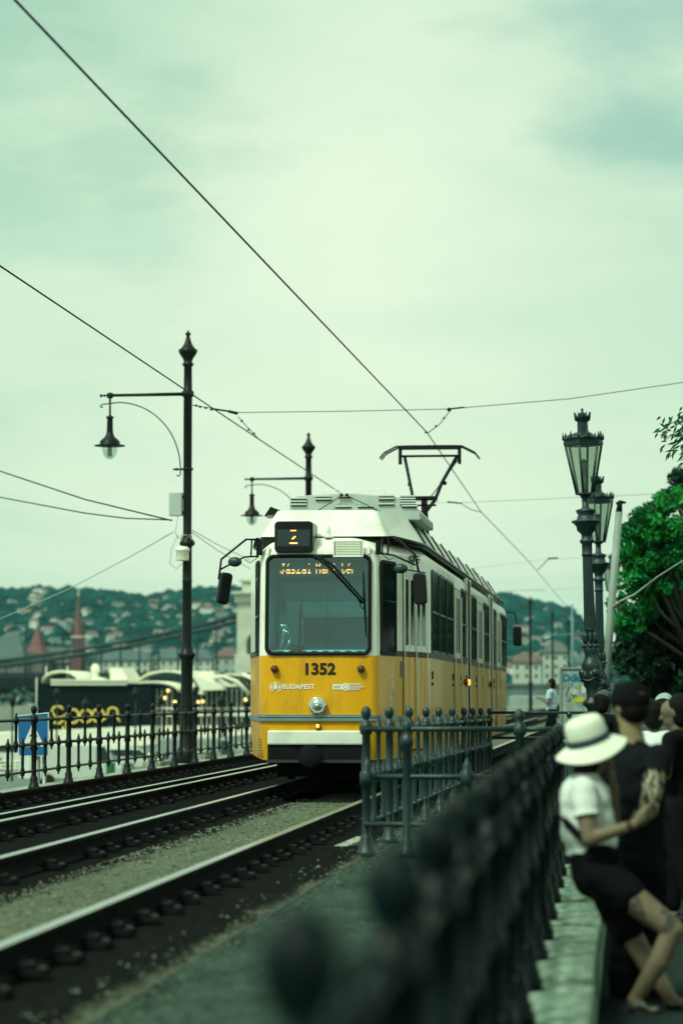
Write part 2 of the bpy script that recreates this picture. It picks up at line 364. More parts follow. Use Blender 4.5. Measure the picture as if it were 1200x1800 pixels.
mb = MB(); mb.bb(-41.3, 420, 332, 1020, RIVER - .5, RIVER - .02); struct(mb.build('river_reach', WATER))

# ---------------------------------------------------------------- rails with clips
def rail_prof(): return [(-.075, -.165), (.075, -.165), (.075, -.150), (.014, -.132), (.010, -.045), (.036, -.036), (.036, -.004), (.028, 0), (-.028, 0), (-.036, -.004), (-.036, -.036), (-.010, -.045), (-.014, -.132), (-.075, -.150)]
clip = MB()
clip.box((.115, 0, -.150), (.17, .15, .03), None, 0)
clip.box((.095, 0, -.122), (.08, .11, .03), None, 0); clip.box((.105, 0, -.102), (.05, .035, .012), None, 1); clip.lathe([(.014, -.105), (.014, -.082), (.010, -.08)], (.095, 0, 0), 6, 0)
clip.box((.165, .03, -.130), (.035, .05, .012), None, 1)
clipm = clip.build('rail_clip', [RUSTD, CLIP]); COL.objects.unlink(clipm)
def rail(x, label, y1=130, shiny=True, clips=True, w=1., clipend=52):
    r = thing('tram_rail', label, 'rail', (x, 0, 0), 0, 'tram rails')
    mb = MB(); pr = rail_prof(); ny = 26; n = len(pr); ys = [5 + (y1 - 5) * k / ny for k in range(ny + 1)]
    for k in range(ny + 1): mb.v += [(px_ * w, ys[k], pz) for px_, pz in pr]
    for k in range(ny):
        for i in range(n):
            mb.f.append((k * n + i, k * n + (i + 1) % n, (k + 1) * n + (i + 1) % n, (k + 1) * n + i)); mb.m.append(1 if shiny and i in (6, 7, 8) else 0); mb.sm.append(False)
    mb.build('rail_bar', [RUSTD, STEEL], r)
    if clips:
        y = 9.3
        while y < clipend:
            c = clipm.copy(); COL.objects.link(c); c.parent = r; c.location = (0, y, 0); c.rotation_euler.z = random.uniform(-.12, .12); c.scale = (random.uniform(.85, 1.1), random.uniform(.8, 1.15), random.uniform(.9, 1.0)); y += .75 + random.uniform(-.05, .05) + (.75 if random.random() < .05 else 0)
    return r
rail(RAILX[0], 'polished tram rail nearest the ornate iron fence, bolted with dark clips')
rail(RAILX[1], 'polished tram rail running under the tram, second from the ornate fence', clipend=45)
rail(RAILX[2], 'shiny rail of the empty second track, on the side closest to the tram', clipend=48)
rail(-5.87, 'thin shiny guard rail beside the running rail of the empty track', clips=False, w=.8)
rail(RAILX[3], 'dull dark rail of the empty track, next to the river railing', shiny=False, clipend=48)
mb = MB()          # loose stones on the ballast
def stone(x, y, z, s_, mi):
    q = [s_ * random.uniform(.7, 1.3) for _ in range(3)]
    mb.add([(x + vx * q[0], y + vy * q[1], z + vz * q[2] * .7) for vx, vy, vz in OCT], OCF, mi)
OCT = [(1, 0, 0), (.2, .9, .1), (-.9, .3, 0), (-.5, -.8, .1), (.6, -.7, 0), (.1, .1, 1), (0, 0, -1)]; OCF = [(0, 1, 5), (1, 2, 5), (2, 3, 5), (3, 4, 5), (4, 0, 5), (1, 0, 6), (2, 1, 6), (3, 2, 6), (4, 3, 6), (0, 4, 6)]
for i in range(9000):
    y = 9.5 + 24 * random.random() ** 1.4; x = random.uniform(-4.02, -2.86); s_ = random.uniform(.005, .014); stone(x, y, BED + s_ * .2, s_, random.choice((0, 0, 0, 0, 0, 0, 0, 1, 2)))
for i in range(1500):
    y = 9.5 + 24 * random.random() ** 1.4; x = random.choice((random.uniform(-2.45, -1.95), random.uniform(-5.0, -4.42), random.gauss(-2.1, .12), random.uniform(-2.1, -1.0) if random.random() < .12 else random.gauss(-2.1, .1))); s_ = random.uniform(.005, .015); stone(x, y, (BED if x < -2.12 else PATH) + s_ * .2, s_, random.choice((0, 1, 1, 1, 2)) if x < -2.3 else random.choice((0, 1)))
tag(mb.build('loose_gravel', [M('stone_grey', (.135, .155, .112), spec=.08), M('stone_dark', (.03, .03, .025), spec=.05), M('stone_pale', (.24, .27, .20), spec=.1)]), 'loose grey stones scattered over the ballast beside the rails', 'gravel', kind='stuff')
mb = MB()          # broken slab lying at the foot of the sharp fence
mb.box(P(612, 1492, 23.4) + Vector((0, 0, .02)), (.12, .62, .07), Matrix.Rotation(R(-18), 3, 'Z') @ Matrix.Rotation(R(7), 3, 'X'))
tag(mb.build('stone_slab', KERL, bevel=.01), 'pale broken stone slab lying between the rail and the fence corner', 'slab')

# ---------------------------------------------------------------- ornate iron railings
def post_prof(h, z0=0.):
    return [(.075, z0), (.075, z0 + .05), (.062, z0 + .06), (.062, z0 + .085), (.05, z0 + .10), (.05, z0 + .15), (.044, z0 + .165), (.034, z0 + .19), (.034, h * .52 - .06), (.05, h * .52 - .045), (.05, h * .52 + .035), (.036, h * .52 + .06), (.033, h - .235), (.048, h - .22), (.056, h - .19), (.056, h - .165), (.046, h - .14), (.038, h - .125), (.022, h - .112), (.026, h - .10), (.038, h - .075), (.042, h - .05), (.036, h - .022), (.02, h - .006), (.004, h)]
def fence_bits(h, egg=1.):
    tz, mz, bz = h - .185, h * .54 - .0, h * .225
    post = MB().lathe([(r_ * (egg if z_ > h - .115 else 1), z_ if z_ < h - .112 else h - .112 + (z_ - h + .112) * egg) for r_, z_ in post_prof(h)], n=14)
    up = MB().lathe([(.006, mz - .085), (.014, mz - .075), (.010, mz - .055), (.026, mz - .04), (.034, mz - .015), (.034, mz + .02), (.024, mz + .05), (.019, mz + .07), (.019, tz - .05), (.03, tz - .035), (.036, tz), (.030, tz + .03), (.018, tz + .045), (.02, tz + .058), (.010, tz + .068), (.014, tz + .085), (.004, tz + .095)], n=10)
    lo = MB().lathe([(.006, bz - .085), (.014, bz - .075), (.010, bz - .055), (.026, bz - .04), (.032, bz), (.026, bz + .035), (.019, bz + .06), (.019, mz - .05), (.028, mz - .03), (.034, mz), (.028, mz + .03), (.016, mz + .045), (.02, mz + .058), (.010, mz + .068), (.014, mz + .085), (.004, mz + .095)], n=10)
    return post, up, lo, (tz, mz, bz)
def iron_fence(label, pts, h, group, mat, nlow=2, egg=1., skip_first=False):
    """pts = list of post positions along the run (Vectors at the base)"""
    root = thing('iron_railing', label, 'railing', pts[0], 0, group); O = pts[0]
    post, up, lo, (tz, mz, bz) = fence_bits(h, egg)
    pm = post.build('post', mat, root); um = up.build('baluster', mat, root); lm = lo.build('baluster', mat, root)
    first = {'p': True, 'u': True, 'l': True}
    def put(o, k, loc):
        if first[k]: first[k] = False; o.location = loc; return None
        c = o.copy(); COL.objects.link(c); c.parent = root; c.location = loc; c.rotation_euler = (random.gauss(0, .006), random.gauss(0, .006), random.uniform(0, 6))
    for i, p in enumerate(pts):
        if not (skip_first and i == 0): put(pm, 'p', p - O)
        if i + 1 < len(pts):
            q = pts[i + 1]; put(um, 'u', (p + q) / 2 - O)
            for k in range(nlow): put(lm, 'l', p.lerp(q, (k + .5) / nlow + (.06 if k == 0 else -.06) * (nlow == 2)) - O)
    for zz, rr in ((tz, .021), (mz, .021), (bz, .017)):
        MB().tube([p - O + Vector((0, 0, zz)) for p in pts], rr, 8).build('rail', mat, root)
    return root
BAY = 2.15
# A: sharp fence along the near track
ptsA = [Vector((-2.10, 21.9 + BAY * i, PATH - .012 * i)) for i in range(10)]
fa = iron_fence('ornate iron railing with egg finials standing in focus beside the tram', ptsA, 1.21, 'ornate iron railings', IRONG)
# cross panel at its near end
def cross_panel(label, Y, x0, x1, posts, ext, stub, tall_last=True):
    O = Vector((x0, Y, PATH)); root = thing('crossing_barrier', label, 'barrier', O, 0, 'pipe barriers at the crossing')
    for zz in (1.025, .645, .265):
        MB().tube([(0, 0, zz), (x1 - x0, 0, zz)], .022, 10).build('rail', IRONG, root)
    for xx, hh in posts:
        pp = [(.07, 0), (.07, .05), (.055, .07), (.055, .12), (.036, .16), (.034, hh * .5), (.034, hh - .22), (.05, hh - .205), (.056, hh - .17), (.046, hh - .13), (.024, hh - .112), (.038, hh - .08), (.042, hh - .05), (.03, hh - .018), (.004, hh)]
        MB().lathe(pp, (xx, 0, 0), 14).build('post', IRONG, root)
    if stub: MB().tube([(x1 - x0, 0, 1.025), (x1 - x0 + .28, 0, 1.025)], .022, 10).ball((x1 - x0 + .31, 0, 1.025), .045, 10).build('stub', IRONG, root)
    for xx in ext: MB().lathe([(.05, .58), (.056, .62), (.056, .67), (.03, .71), (.034, .74), (.02, .76), (.004, .80)], (xx, 0, 0), 12).build('knob', IRONG, root)
    return root
cross_panel('three-rail pipe barrier joined to the near corner of the sharp railing', 21.86, -2.11, -.87, [(.34, 1.10), (1.24, 1.19)], [.02, .82], True)
o2 = cross_panel('pipe barrier with rounded ends beyond the far end of the sharp railing', 41.4, -2.1, -.6, [(.45, 1.05), (1.2, 1.05)], [], False)
# B: blurred fence beside the camera
BB = 1.28
ptsB = [Vector((-.375 - .009 * i * BB, 3.12 + BB * i, PATH + .01)) for i in range(16)]
iron_fence('dark iron railing on the stone kerb running past the woman, blurred close to the viewer', ptsB, 1.03, 'ornate iron railings', IRON, egg=1.2)
# C: river-side fence
ptsC = [Vector((-7.62, 34.43 - BAY * 7 + 2.19 * i, -.115)) for i in range(34)]
iron_fence('dark iron railing along the river side of the empty track', ptsC, 1.09, 'ornate iron railings', IRONB)
# ---------------------------------------------------------------- the tram
TX, TY, TL = -3.66, 32.2, 26.6
tram = thing('tram', 'yellow and cream articulated tram with number 1352 and a raised pantograph', 'tram', (TX, TY, 0))
HALF = [(0, 0), (.3, 0.0), (.615, .006), (.665, .028), (.70, .075), (.722, .15), (1.15, 2.5)]
def outline():           # clockwise from front centre round the right side to the rear and back on the left
    a = HALF + [(1.15, 10.62), (1.15, 10.78), (1.15, 17.6), (1.15, 17.8), (1.15, TL - 2.5)] + [(x, TL - y) for x, y in HALF[::-1][1:]]
    return a + [(-x, y) for x, y in a[::-1][1:-1]]
OUT = outline(); NO = len(OUT)
def shape(x, y, z):      # section: tumblehome at the skirt, front leaning back, eaves rounded
    ins = 0.
    if z < .9: ins = .035 * ((.9 - z) / .55) ** 2
    if z > 2.72: ins = [0, .012, .05, .12, .30][min(4, int((z - 2.72) / .065))] if z < 3.2 else .3
    lean = 0. if z < 1.575 else .07 * (z - 1.575) / 1.1
    k = max(0, 1 - y / 2.5); kb = max(0, 1 - (TL - y) / 2.5)
    cx = (abs(x) - ins) * (1 if x >= 0 else -1) if abs(x) > ins else x * .3
    yy = y + (lean + ins * .9) * k - (lean + ins * .9) * kb
    return Vector((cx, yy, z))
def shell(z_levels, mats, name, skip=None, cap=False, mi=0):
    mb = MB(); nz_ = len(z_levels)
    for z in z_levels: mb.v += [tuple(shape(x, y, z)) for x, y in OUT]
    for k in range(nz_ - 1):
        for i in range(NO):
            j = (i + 1) % NO
            xm, ym = (OUT[i][0] + OUT[j][0]) / 2, (OUT[i][1] + OUT[j][1]) / 2; zm = (z_levels[k] + z_levels[k + 1]) / 2
            if skip and skip(xm, ym, zm): continue
            mb.f.append((k * NO + i, k * NO + j, (k + 1) * NO + j, (k + 1) * NO + i)); mb.m.append(mi if not callable(mi) else mi(xm, ym)); mb.sm.append(True)
    if cap: mb.f.append(tuple((nz_ - 1) * NO + i for i in range(NO))); mb.m.append(0); mb.sm.append(True)
    o = mb.build(name, mats, tram)
    es = o.modifiers.new('e', 'EDGE_SPLIT'); es.split_angle = R(42)
    return o
Z_BELT = 1.575
front = lambda x, y: y < .2 and abs(x) < .64
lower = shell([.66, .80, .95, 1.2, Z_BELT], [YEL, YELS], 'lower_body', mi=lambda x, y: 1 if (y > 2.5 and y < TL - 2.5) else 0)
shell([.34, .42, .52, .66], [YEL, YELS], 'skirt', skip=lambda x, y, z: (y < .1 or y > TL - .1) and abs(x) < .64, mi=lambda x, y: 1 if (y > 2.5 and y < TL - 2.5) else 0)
WZ0, WZ1 = 1.61, 2.745
shell([Z_BELT, WZ0, 2.1, WZ1, 2.79, 2.82, 2.87, 2.93, 2.99], WHT, 'upper_body', skip=lambda x, y, z: y < .1 and abs(x) < .6 and WZ0 < z < WZ1, cap=True)
def seg_frame(i):        # plane of outline segment i -> origin, unit direction, outward normal
    a = Vector((*OUT[i], 0)); b = Vector((*OUT[i + 1], 0)); u = (b - a).normalized()
    return a, u, Vector((u.y, -u.x, 0)), (b - a).length
def plate(name, seg, s0, s1, z0, z1, off, thick, mat, r=.04, mirror=False, parent=None, s_abs=True):
    """rounded plate lying on a flat stretch of the body side"""
    a, u, nn, L = seg_frame(seg)
    if mirror: a = Vector((-a.x, a.y, 0)); u = Vector((-u.x, u.y, 0)); nn = Vector((-nn.x, nn.y, 0))
    mb = MB().prism(rrect(s1 - s0, z1 - z0, r), a + u * ((s0 + s1) / 2) + Vector((0, 0, (z0 + z1) / 2)) + nn * (off - thick), u, (0, 0, 1), nn * thick)
    return mb.build(name, mat, parent or tram, bevel=min(.006, thick * .3))
def ring(name, seg, s0, s1, z0, z1, wd, off, mat, r, mirror=False, parent=None):
    a, u, nn, L = seg_frame(seg)
    if mirror: a = Vector((-a.x, a.y, 0)); u = Vector((-u.x, u.y, 0)); nn = Vector((-nn.x, nn.y, 0))
    o = a + u * ((s0 + s1) / 2) + Vector((0, 0, (z0 + z1) / 2)) + nn * off
    p = rrect(s1 - s0, z1 - z0, r, 6); q = rrect(s1 - s0 - 2 * wd, z1 - z0 - 2 * wd, max(.005, r - wd), 6); k = len(p); mb = MB()
    mb.add([o + u * x + Vector((0, 0, y)) for x, y in p] + [o + u * x + Vector((0, 0, y)) for x, y in q], [(i, (i + 1) % k, k + (i + 1) % k, k + i) for i in range(k)])
    ob = mb.build(name, mat, parent or tram); sd = ob.modifiers.new('s', 'SOLIDIFY'); sd.thickness = .02; sd.offset = 0
    return ob
# belt stripe along the sides only, a rubber thin line proud of the joint
def strip(name, z0, z1, off, mat, sel, thick=.008):
    mb = MB()
    for i in range(NO):
        j = (i + 1) % NO
        if not sel((OUT[i][0] + OUT[j][0]) / 2, (OUT[i][1] + OUT[j][1]) / 2): continue
        a, b = Vector((*OUT[i], 0)), Vector((*OUT[j], 0)); u = (b - a).normalized(); nn = Vector((u.y, -u.x, 0))
        def nrm(k):
            p, c, q = Vector((*OUT[(k - 1) % NO], 0)), Vector((*OUT[k], 0)), Vector((*OUT[(k + 1) % NO], 0))
            u1, u2 = (c - p).normalized(), (q - c).normalized(); v = Vector((u1.y + u2.y, -u1.x - u2.x, 0)); return v.normalized()
        n0, n1 = nrm(i), nrm(j); zm = (z0 + z1) / 2
        A, B = shape(*OUT[i], zm), shape(*OUT[j], zm)
        vs = []
        for z in (z0, z1):
            for p, m_ in ((A, n0), (B, n1)):
                for d in (off - thick - .03, off): vs.append(Vector((p.x, p.y, z)) + m_ * d)
        mb.add(vs, [(1, 3, 7, 5), (0, 1, 5, 4), (2, 3, 7, 6), (4, 5, 7, 6), (0, 1, 3, 2)])
    return mb.build(name, mat, tram)
strip('belt_stripe', Z_BELT + .002, Z_BELT + .068, .006, BROWN, lambda x, y: 1.0 < y < TL - 1.0)
strip('trim_rail', .845, .878, .03, TRIM, lambda x, y: y < .6 and True)
strip('trim_rail', .803, .836, .03, TRIM, lambda x, y: y < .6 and True)
strip('trim_rail', .836, .845, .012, BLK, lambda x, y: y < .6)
strip('trim_rail', .80, .86, .012, TRIM, lambda x, y: y >= .6 and y < TL - .6)
# ---- front
def fpt(x, z, off=0.): p = shape(x, 0, z); return Vector((x, p.y - off, z))
FU = Vector((1, 0, 0))
def flean(z0, z1): return (Vector((0, shape(0, 0, z1).y - shape(0, 0, z0).y, z1 - z0))).normalized()
lv = flean(WZ0, WZ1); nf = FU.cross(lv).normalized()
cz = (WZ0 + WZ1) / 2; oc = fpt(0, cz)
mb = MB(); k = rrect(1.21, 1.155, .075, 6)
mb.prism(k, oc + nf * .004, FU, lv, nf * .005)
glass = mb.build('windscreen', WGLASS, tram)
mb = MB(); p = rrect(1.27, 1.205, .095, 8); q = rrect(1.185, 1.12, .07, 8); K = len(p)
for d in (.0, .018): mb.v += [tuple(oc + FU * x + lv * y + nf * d) for x, y in p] + [tuple(oc + FU * x + lv * y + nf * (d if d == 0 else .012)) for x, y in q]
for i in range(K):
    j = (i + 1) % K
    mb.f += [(2 * K + i, 2 * K + j, 3 * K + j, 3 * K + i), (i, j, 2 * K + j, 2 * K + i), (K + i, K + j, 3 * K + j, 3 * K + i)]; mb.m += [0] * 3; mb.sm += [True] * 3
mb.build('seal', BLK, glass)
# white corner infill behind the rounded seal
mb = MB(); q = rrect(1.20, 1.145, .08, 8); pp = [(.66, .60), (-.66, .60), (-.66, -.60), (.66, -.60)]
K = len(q); base = oc + nf * .0015
mb.v = [tuple(base + FU * x + lv * y) for x, y in q] + [tuple(base + FU * x * .935 + lv * y * .99) for x, y in pp]
for c_ in range(4):
    s = c_ * 9
    for i in range(8): mb.f.append((K + c_, s + i, s + i + 1)); mb.m.append(0); mb.sm.append(False)
    mb.f.append((K + c_, s + 8, (s + 9) % K, K + (c_ + 1) % 4)); mb.m.append(0); mb.sm.append(False)
mb.build('window_surround', WHT, tram)
# cab interior
mb = MB(); mb.bb(-.64, .64, 1.30, 1.33, 1.40, 2.72, 0); mb.bb(-.66, -.64, .12, 1.3, 1.40, 2.72, 0); mb.bb(.64, .66, .12, 1.3, 1.40, 2.72, 2); mb.bb(-.64, .64, .1, 1.3, 1.38, 1.40, 2); mb.bb(-.64, .64, .12, 1.3, 2.72, 2.74, 2)
mb.build('cab_wall', [CABW, CABL, CABD], tram)
mb = MB(); mb.bb(-.58, .56, 1.20, 1.22, 2.255, 2.50, 0); mb.bb(-.53, .56, 1.18, 1.195, 2.06, 2.255, 1)
mb.build('cab_blind', [CABW, CABL], tram)
mb = MB(); mb.bb(-.28, .58, 1.10, 1.16, 1.78, 2.06, 0); mb.bb(-.60, -.30, 1.06, 1.12, 1.60, 2.10, 1); mb.bb(.0, .002, 1.0, 1.05, 1.6, 2.5, 2)
mb.build('cab_partition', [CABD, CABW, BLK], tram)
mb = MB(); mb.bb(-.62, .62, .16, .52, 1.56, 1.645, 0)
for i in range(8): mb.bb(-.5 + .135 * i, -.43 + .135 * i, .20, .25, 1.646, 1.65, 1); mb.bb(-.5 + .135 * i, -.43 + .135 * i, .155, .159, 1.612, 1.634, 1)
mb.build('dashboard', [CABL, BLK], tram)
mb = MB(); mb.tube([(-.5, .35, 1.64), (-.47, .33, 1.78), (-.44, .30, 1.90)], .018, 8); mb.ball((-.46, .30, 1.93), (.07, .03, .04), 10); mb.ball((-.41, .3, 1.86), (.04, .03, .03), 10); mb.tube([(-.42, .26, 1.65), (-.36, .25, 1.78)], .012, 6)
mb.build('cab_fan', CHROME, tram)
mb = MB(); mb.tube([(-.23, .12, 1.62), (-.232, .13, 1.9), (-.225, .15, 2.12), (-.21, .17, 2.3)], [.022, .02, .012, .008], 8); mb.tube([(-.228, .14, 1.98), (-.226, .15, 2.05), (-.223, .16, 2.14)], [.01, .03, .01], 8); mb.ball((-.29, .2, 1.66), (.12, .06, .05), 10)
mb.build('rear_wiper', BLK, tram)
# LED destination panel behind the glass
mb = MB(); mb.bb(-.50, .50, .155, .20, 2.52, 2.70, 0)
pan = mb.build('destination_panel', SCRN, tram)
G = {'J': '00111 00010 00010 00010 00010 10010 01100', 'a': '00000 00000 01110 00001 01111 10001 01111', 'A': '00010 00100 01110 00001 01111 10001 01111', 's': '00000 00000 01111 10000 01110 00001 11110', 'z': '00000 00000 11111 00010 00100 01000 11111', 'i': '00100 00000 01100 00100 00100 00100 01110', 'M': '10001 11011 10101 10101 10001 10001 10001', 'r': '00000 00000 10110 11001 10000 10000 10000', 't': '01000 01000 11100 01000 01000 01001 00110', 'E': '00010 00100 01110 10001 11111 10000 01110', ' ': '00000 00000 00000 00000 00000 00000 00000', '2': '01110 10001 00001 00110 01000 10000 11111'}
G = {k: v.split() for k, v in G.items()}
def led(mb, s, x0, z0, y, dx, dz, dark, sw=.9):
    x = x0
    for ch in s:
        g = G[ch]; wd = 3 if ch == ' ' else 5
        for r_, row in enumerate(g):
            if r_ in dark: continue
            for c_, b_ in enumerate(row[:wd]):
                if b_ == '1': mb.box((x + c_ * dx, y, z0 - r_ * dz), (dx * sw, .003, dz * .8))
        x += (wd + 1) * dx
mb = MB(); led(mb, 'JAszai Mari tEr', -.465, 2.668, .153, .0107, .0175, (2, 3)); mb.build('led_text', LED, pan)
# ---- forehead: number box, grille, antenna
mb = MB(); bx0, bx1, bz0, bz1 = -.525, -.065, 2.80, 3.175; cx_, cz_ = (bx0 + bx1) / 2, (bz0 + bz1) / 2
mb.prism(rrect(bx1 - bx0, bz1 - bz0, .05, 6), (cx_, .02, cz_), (1, 0, 0), (0, 0, 1), (0, .5, 0))
numbox = mb.build('number_box', BLKG, tram, bevel=.012)
mb = MB(); mb.bb(cx_ - .195, cx_ + .195, .014, .018, 2.875, 3.075); scr = mb.build('screen', SCRN, numbox)
mb = MB()
for c_ in range(5): mb.box((cx_ - .03 + .014 * c_, .012, 3.062), (.012, .003, .012))
for a_, b_ in ((0, 0), (1, 0), (1, 1), (2, 1), (2, 2), (3, 2)): mb.box((cx_ - .015 + .012 * a_, .012, 2.965 + .012 * b_), (.012, .003, .012))
for c_ in range(7): mb.box((cx_ - .04 + .0135 * c_, .012, 2.912), (.012, .003, .016))
mb.build('led_text', LED, scr)
mb = MB(); mb.bb(.19, .52, .055, .07, 2.755, 2.93, 1)
for i in range(9): mb.box((.355, .045, 2.765 + .0195 * i), (.31, .03, .011), Matrix.Rotation(R(35), 3, 'X'), 0)
for x0_, x1_, z0_, z1_ in ((.175, .535, 2.745, 2.757), (.175, .535, 2.928, 2.94), (.175, .19, 2.757, 2.928), (.52, .535, 2.757, 2.928)): mb.bb(x0_, x1_, .03, .075, z0_, z1_, 0)
mb.build('front_grille', [WHT, BLK], tram)
MB().lathe([(.055, 0), (.055, .015), (.03, .02), (.026, .06), (.018, .14), (.012, .145)], (.09, .32, 2.99), 10).build('antenna', ROOFW, tram)
for x in (-.60, .60): MB().box((x, .09, 2.83), (.02, .03, .09), Matrix.Rotation(R(10), 3, 'Y')).tube([(x, .08, 2.79), (x, .05, 2.79)], .01, 6).build('bracket', WHT, tram)
# ---- wiper
mb = MB(); mb.tube([fpt(-.02, 2.745, .03), fpt(.10, 2.66, .06), fpt(.52, 2.21, .05)], [.022, .02, .012], 8); mb.tube([fpt(.03, 2.745, .04), fpt(.16, 2.66, .07), fpt(.53, 2.24, .05)], [.016, .014, .01], 8)
mb.ball(fpt(.03, 2.74, .03), .034, 8); mb.ball(fpt(-.03, 2.745, .02), .03, 8); mb.ball(fpt(.525, 2.215, .04), (.045, .02, .022), 8); mb.tube([fpt(.51, 2.2, .04), fpt(.5, 2.16, .05), fpt(.53, 2.13, .05), fpt(.56, 2.15, .04)], .006, 6)
wp = mb.build('wiper', BLK, tram)
MB().tube([fpt(.535, 2.58, .03), fpt(.548, 2.25, .035), fpt(.575, 1.80, .03)], [.008, .016, .006], 6).build('wiper_blade', BLK, wp)
# ---- lights
def lamp(name, x, z, r, ring_m, lens_m, d=.05):
    y = shape(x, 0, z).y
    o = MB().lathe([(r * 1.0, 0), (r * 1.08, d * .4), (r * 1.02, d), (r * .86, d)], (x, y, z), 24, axis='-y').build(name, ring_m, tram)
    MB().lathe([(r * .9, d * .55), (r * .88, d * .8), (r * .6, d * 1.12), (.002, d * 1.25)], (x, y, z), 24, axis='-y').build('lens', lens_m, o)
    return o
hl = lamp('headlight', 0, .985, .098, CHROME, LENS, .07)
MB().lathe([(.022, .0), (.022, .02), (.008, .03)], (0, -.087, .985), 12, axis='-y').build('bulb_cap', CHROME, hl)
lamp('fog_light', 0, .742, .036, BROWN, AMB, .04)
lamp('indicator', -.515, 1.415, .042, BROWN, ORNG, .05); lamp('indicator', .515, 1.415, .042, BROWN, ORNG, .05)
# ---- bumper and underside
mb = MB(); mb.prism(rrect(1.20, .17, .02, 3), (.0, -.03, .605), (1, 0, 0), (0, 0, 1), (0, .10, 0)); mb.build('bumper', ROOFW, tram, bevel=.02)
mb = MB(); mb.bb(-.66, .66, .10, 2.2, .30, .66, 0); mb.bb(-.95, .95, 2.2, TL - 2, .26, .7, 0); mb.bb(-.60, .60, .0, .10, .34, .52, 0)
for s in range(5): mb.bb(-.9, .9, 3.2 + s * 4.4, 5.2 + s * 4.4, .05, .3, 0)
mb.bb(-.62, .62, -.02, .03, .31, .345, 1)
mb.build('undercarriage', [UND, M('step_edge', (.03, .034, .034), .5)], tram)
for yy in (3.6, 5.4, 12.6, 14.2, 20.6, 22.6):
    for x in (-.75, .75): MB().lathe([(.30, -.06), (.33, -.05), (.33, .03), (.25, .05), (.1, .06)], (x, yy, .33), 20, axis='x').build('wheel', UND, tram)
mb = MB(); mb.lathe([(.138, 0), (.138, .05), (.12, .065), (.02, .065)], (-.08, -.10, .385), 24, axis='-y'); mb.tube([(-.08, -.1, .38), (-.08, .4, .38)], .05, 8); mb.build('coupler', UND, tram)
for x in (-.69, .69):
    mb = MB()
    for i in range(7): mb.bb(x - .03, x + .03, .09, .115, .38 + .033 * i, .388 + .033 * i)
    mb.build('step_tread', BROWN, tram)
# ---- front text and emblems (raised decals)
mb = MB(); text_on(mb, '1352', .185, fpt(.015, 1.41, .004), FU, (0, 0, 1), bold=.007, sx=1.06); mb.build('fleet_number', DECK, tram)
SER = None
mb = MB(); text_on(mb, 'BUDAPEST', .078, fpt(-.235, 1.205, .004), FU, (0, 0, 1), bold=.0026, space=1.06)
for ch_x in np.linspace(-.395, -.07, 8): pass
ex = -.505          # small crest: shield, crown, two supporters
mb.prism([(-.022, .03), (.022, .03), (.022, -.012), (.0, -.038), (-.022, -.012)], fpt(ex, 1.205, .004), FU, (0, 0, 1), (0, -.002, 0))
mb.prism([(-.02, .036), (.02, .036), (.026, .056), (.012, .046), (0, .062), (-.012, .046), (-.026, .056)], fpt(ex, 1.205, .004), FU, (0, 0, 1), (0, -.002, 0))
for sgn in (-1, 1):
    for a_, b_, c_, d_ in ((.034, -.035, .012, .05), (.046, .0, .022, .03), (.058, -.03, .012, .035), (.052, .03, .014, .014), (.064, .006, .008, .03)): mb.prism(rrect(c_, d_, .004, 2, sgn * a_, b_), fpt(ex, 1.205, .004), FU, (0, 0, 1), (0, -.002, 0))
mb.build('city_crest', DECW, tram)
mb = MB(); o_ = fpt(.285, 1.205, .004); n_ = 20
mb.prism(rrect(.15, .062, .006, 2, -.035, 0), o_, FU, (0, 0, 1), (0, -.0015, 0))
mb.prism([(.045 + .046 * math.cos(2 * PI * i / 24), .046 * math.sin(2 * PI * i / 24)) for i in range(24)], o_ + Vector((0, -.0008, 0)), FU, (0, 0, 1), (0, -.0015, 0))
for i, t_ in enumerate(('BUDAPESTI', 'KÖZLEKEDÉSI', 'KÖZPONT')): text_on(mb, t_, .029, fpt(.445 - (.0, -.012, .012)[i], 1.235 - .03 * i, .004), FU, (0, 0, 1), bold=.0008)
mb.build('operator_logo', DECW, tram)
mb = MB(); text_on(mb, 'BKK', .036, o_ + Vector((-.055, -.003, 0)), FU, (0, 0, 1), bold=.001, space=1.25)
p_ = [(.045 + r_ * math.cos(2 * PI * i / 24), r_ * math.sin(2 * PI * i / 24)) for r_ in (.030, .022) for i in range(24)]
mb.add([o_ + Vector((x, -.0035, y)) for x, y in p_], [(i, (i + 1) % 24, 24 + (i + 1) % 24, 24 + i) for i in range(24)]); mb.build('operator_logo_ink', M('decal_grey_yellow', (.42, .36, .22), .5), tram)
# ---- right-hand tapered side: side pane, doors; same on the left
S6 = 6 - 1 + 0       # segment from (.722,.15) to (1.15,2.5)
seg_t = 5; seg_side = [6, 7, 8, 9, 10]
La = seg_frame(seg_t)[3]
def on_taper(y): return (y - .15) / 2.35 * La
for mir in (False, True):
    g_ = plate('cab_side_window', seg_t, .045, .70, 1.605, 2.70, .006, .02, SGLASS if not mir else PGLASS, .07, mir)
    ring('window_frame', seg_t, .025, .72, 1.585, 2.72, .035, .006, BLK, .085, mir, g_)
    a, u, nn, L = seg_frame(seg_t)
    if mir: a = Vector((-a.x, a.y, 0)); u = Vector((-u.x, u.y, 0)); nn = Vector((-nn.x, nn.y, 0))
    mb = MB()
    for zz in ((2.23,) if not mir else (2.05, 2.5)): mb.tube([a + u * .05 + nn * .008 + Vector((0, 0, zz)), a + u * .70 + nn * .008 + Vector((0, 0, zz))], .012, 6)
    mb.build('window_bar', BLK if not mir else TRIM, g_)
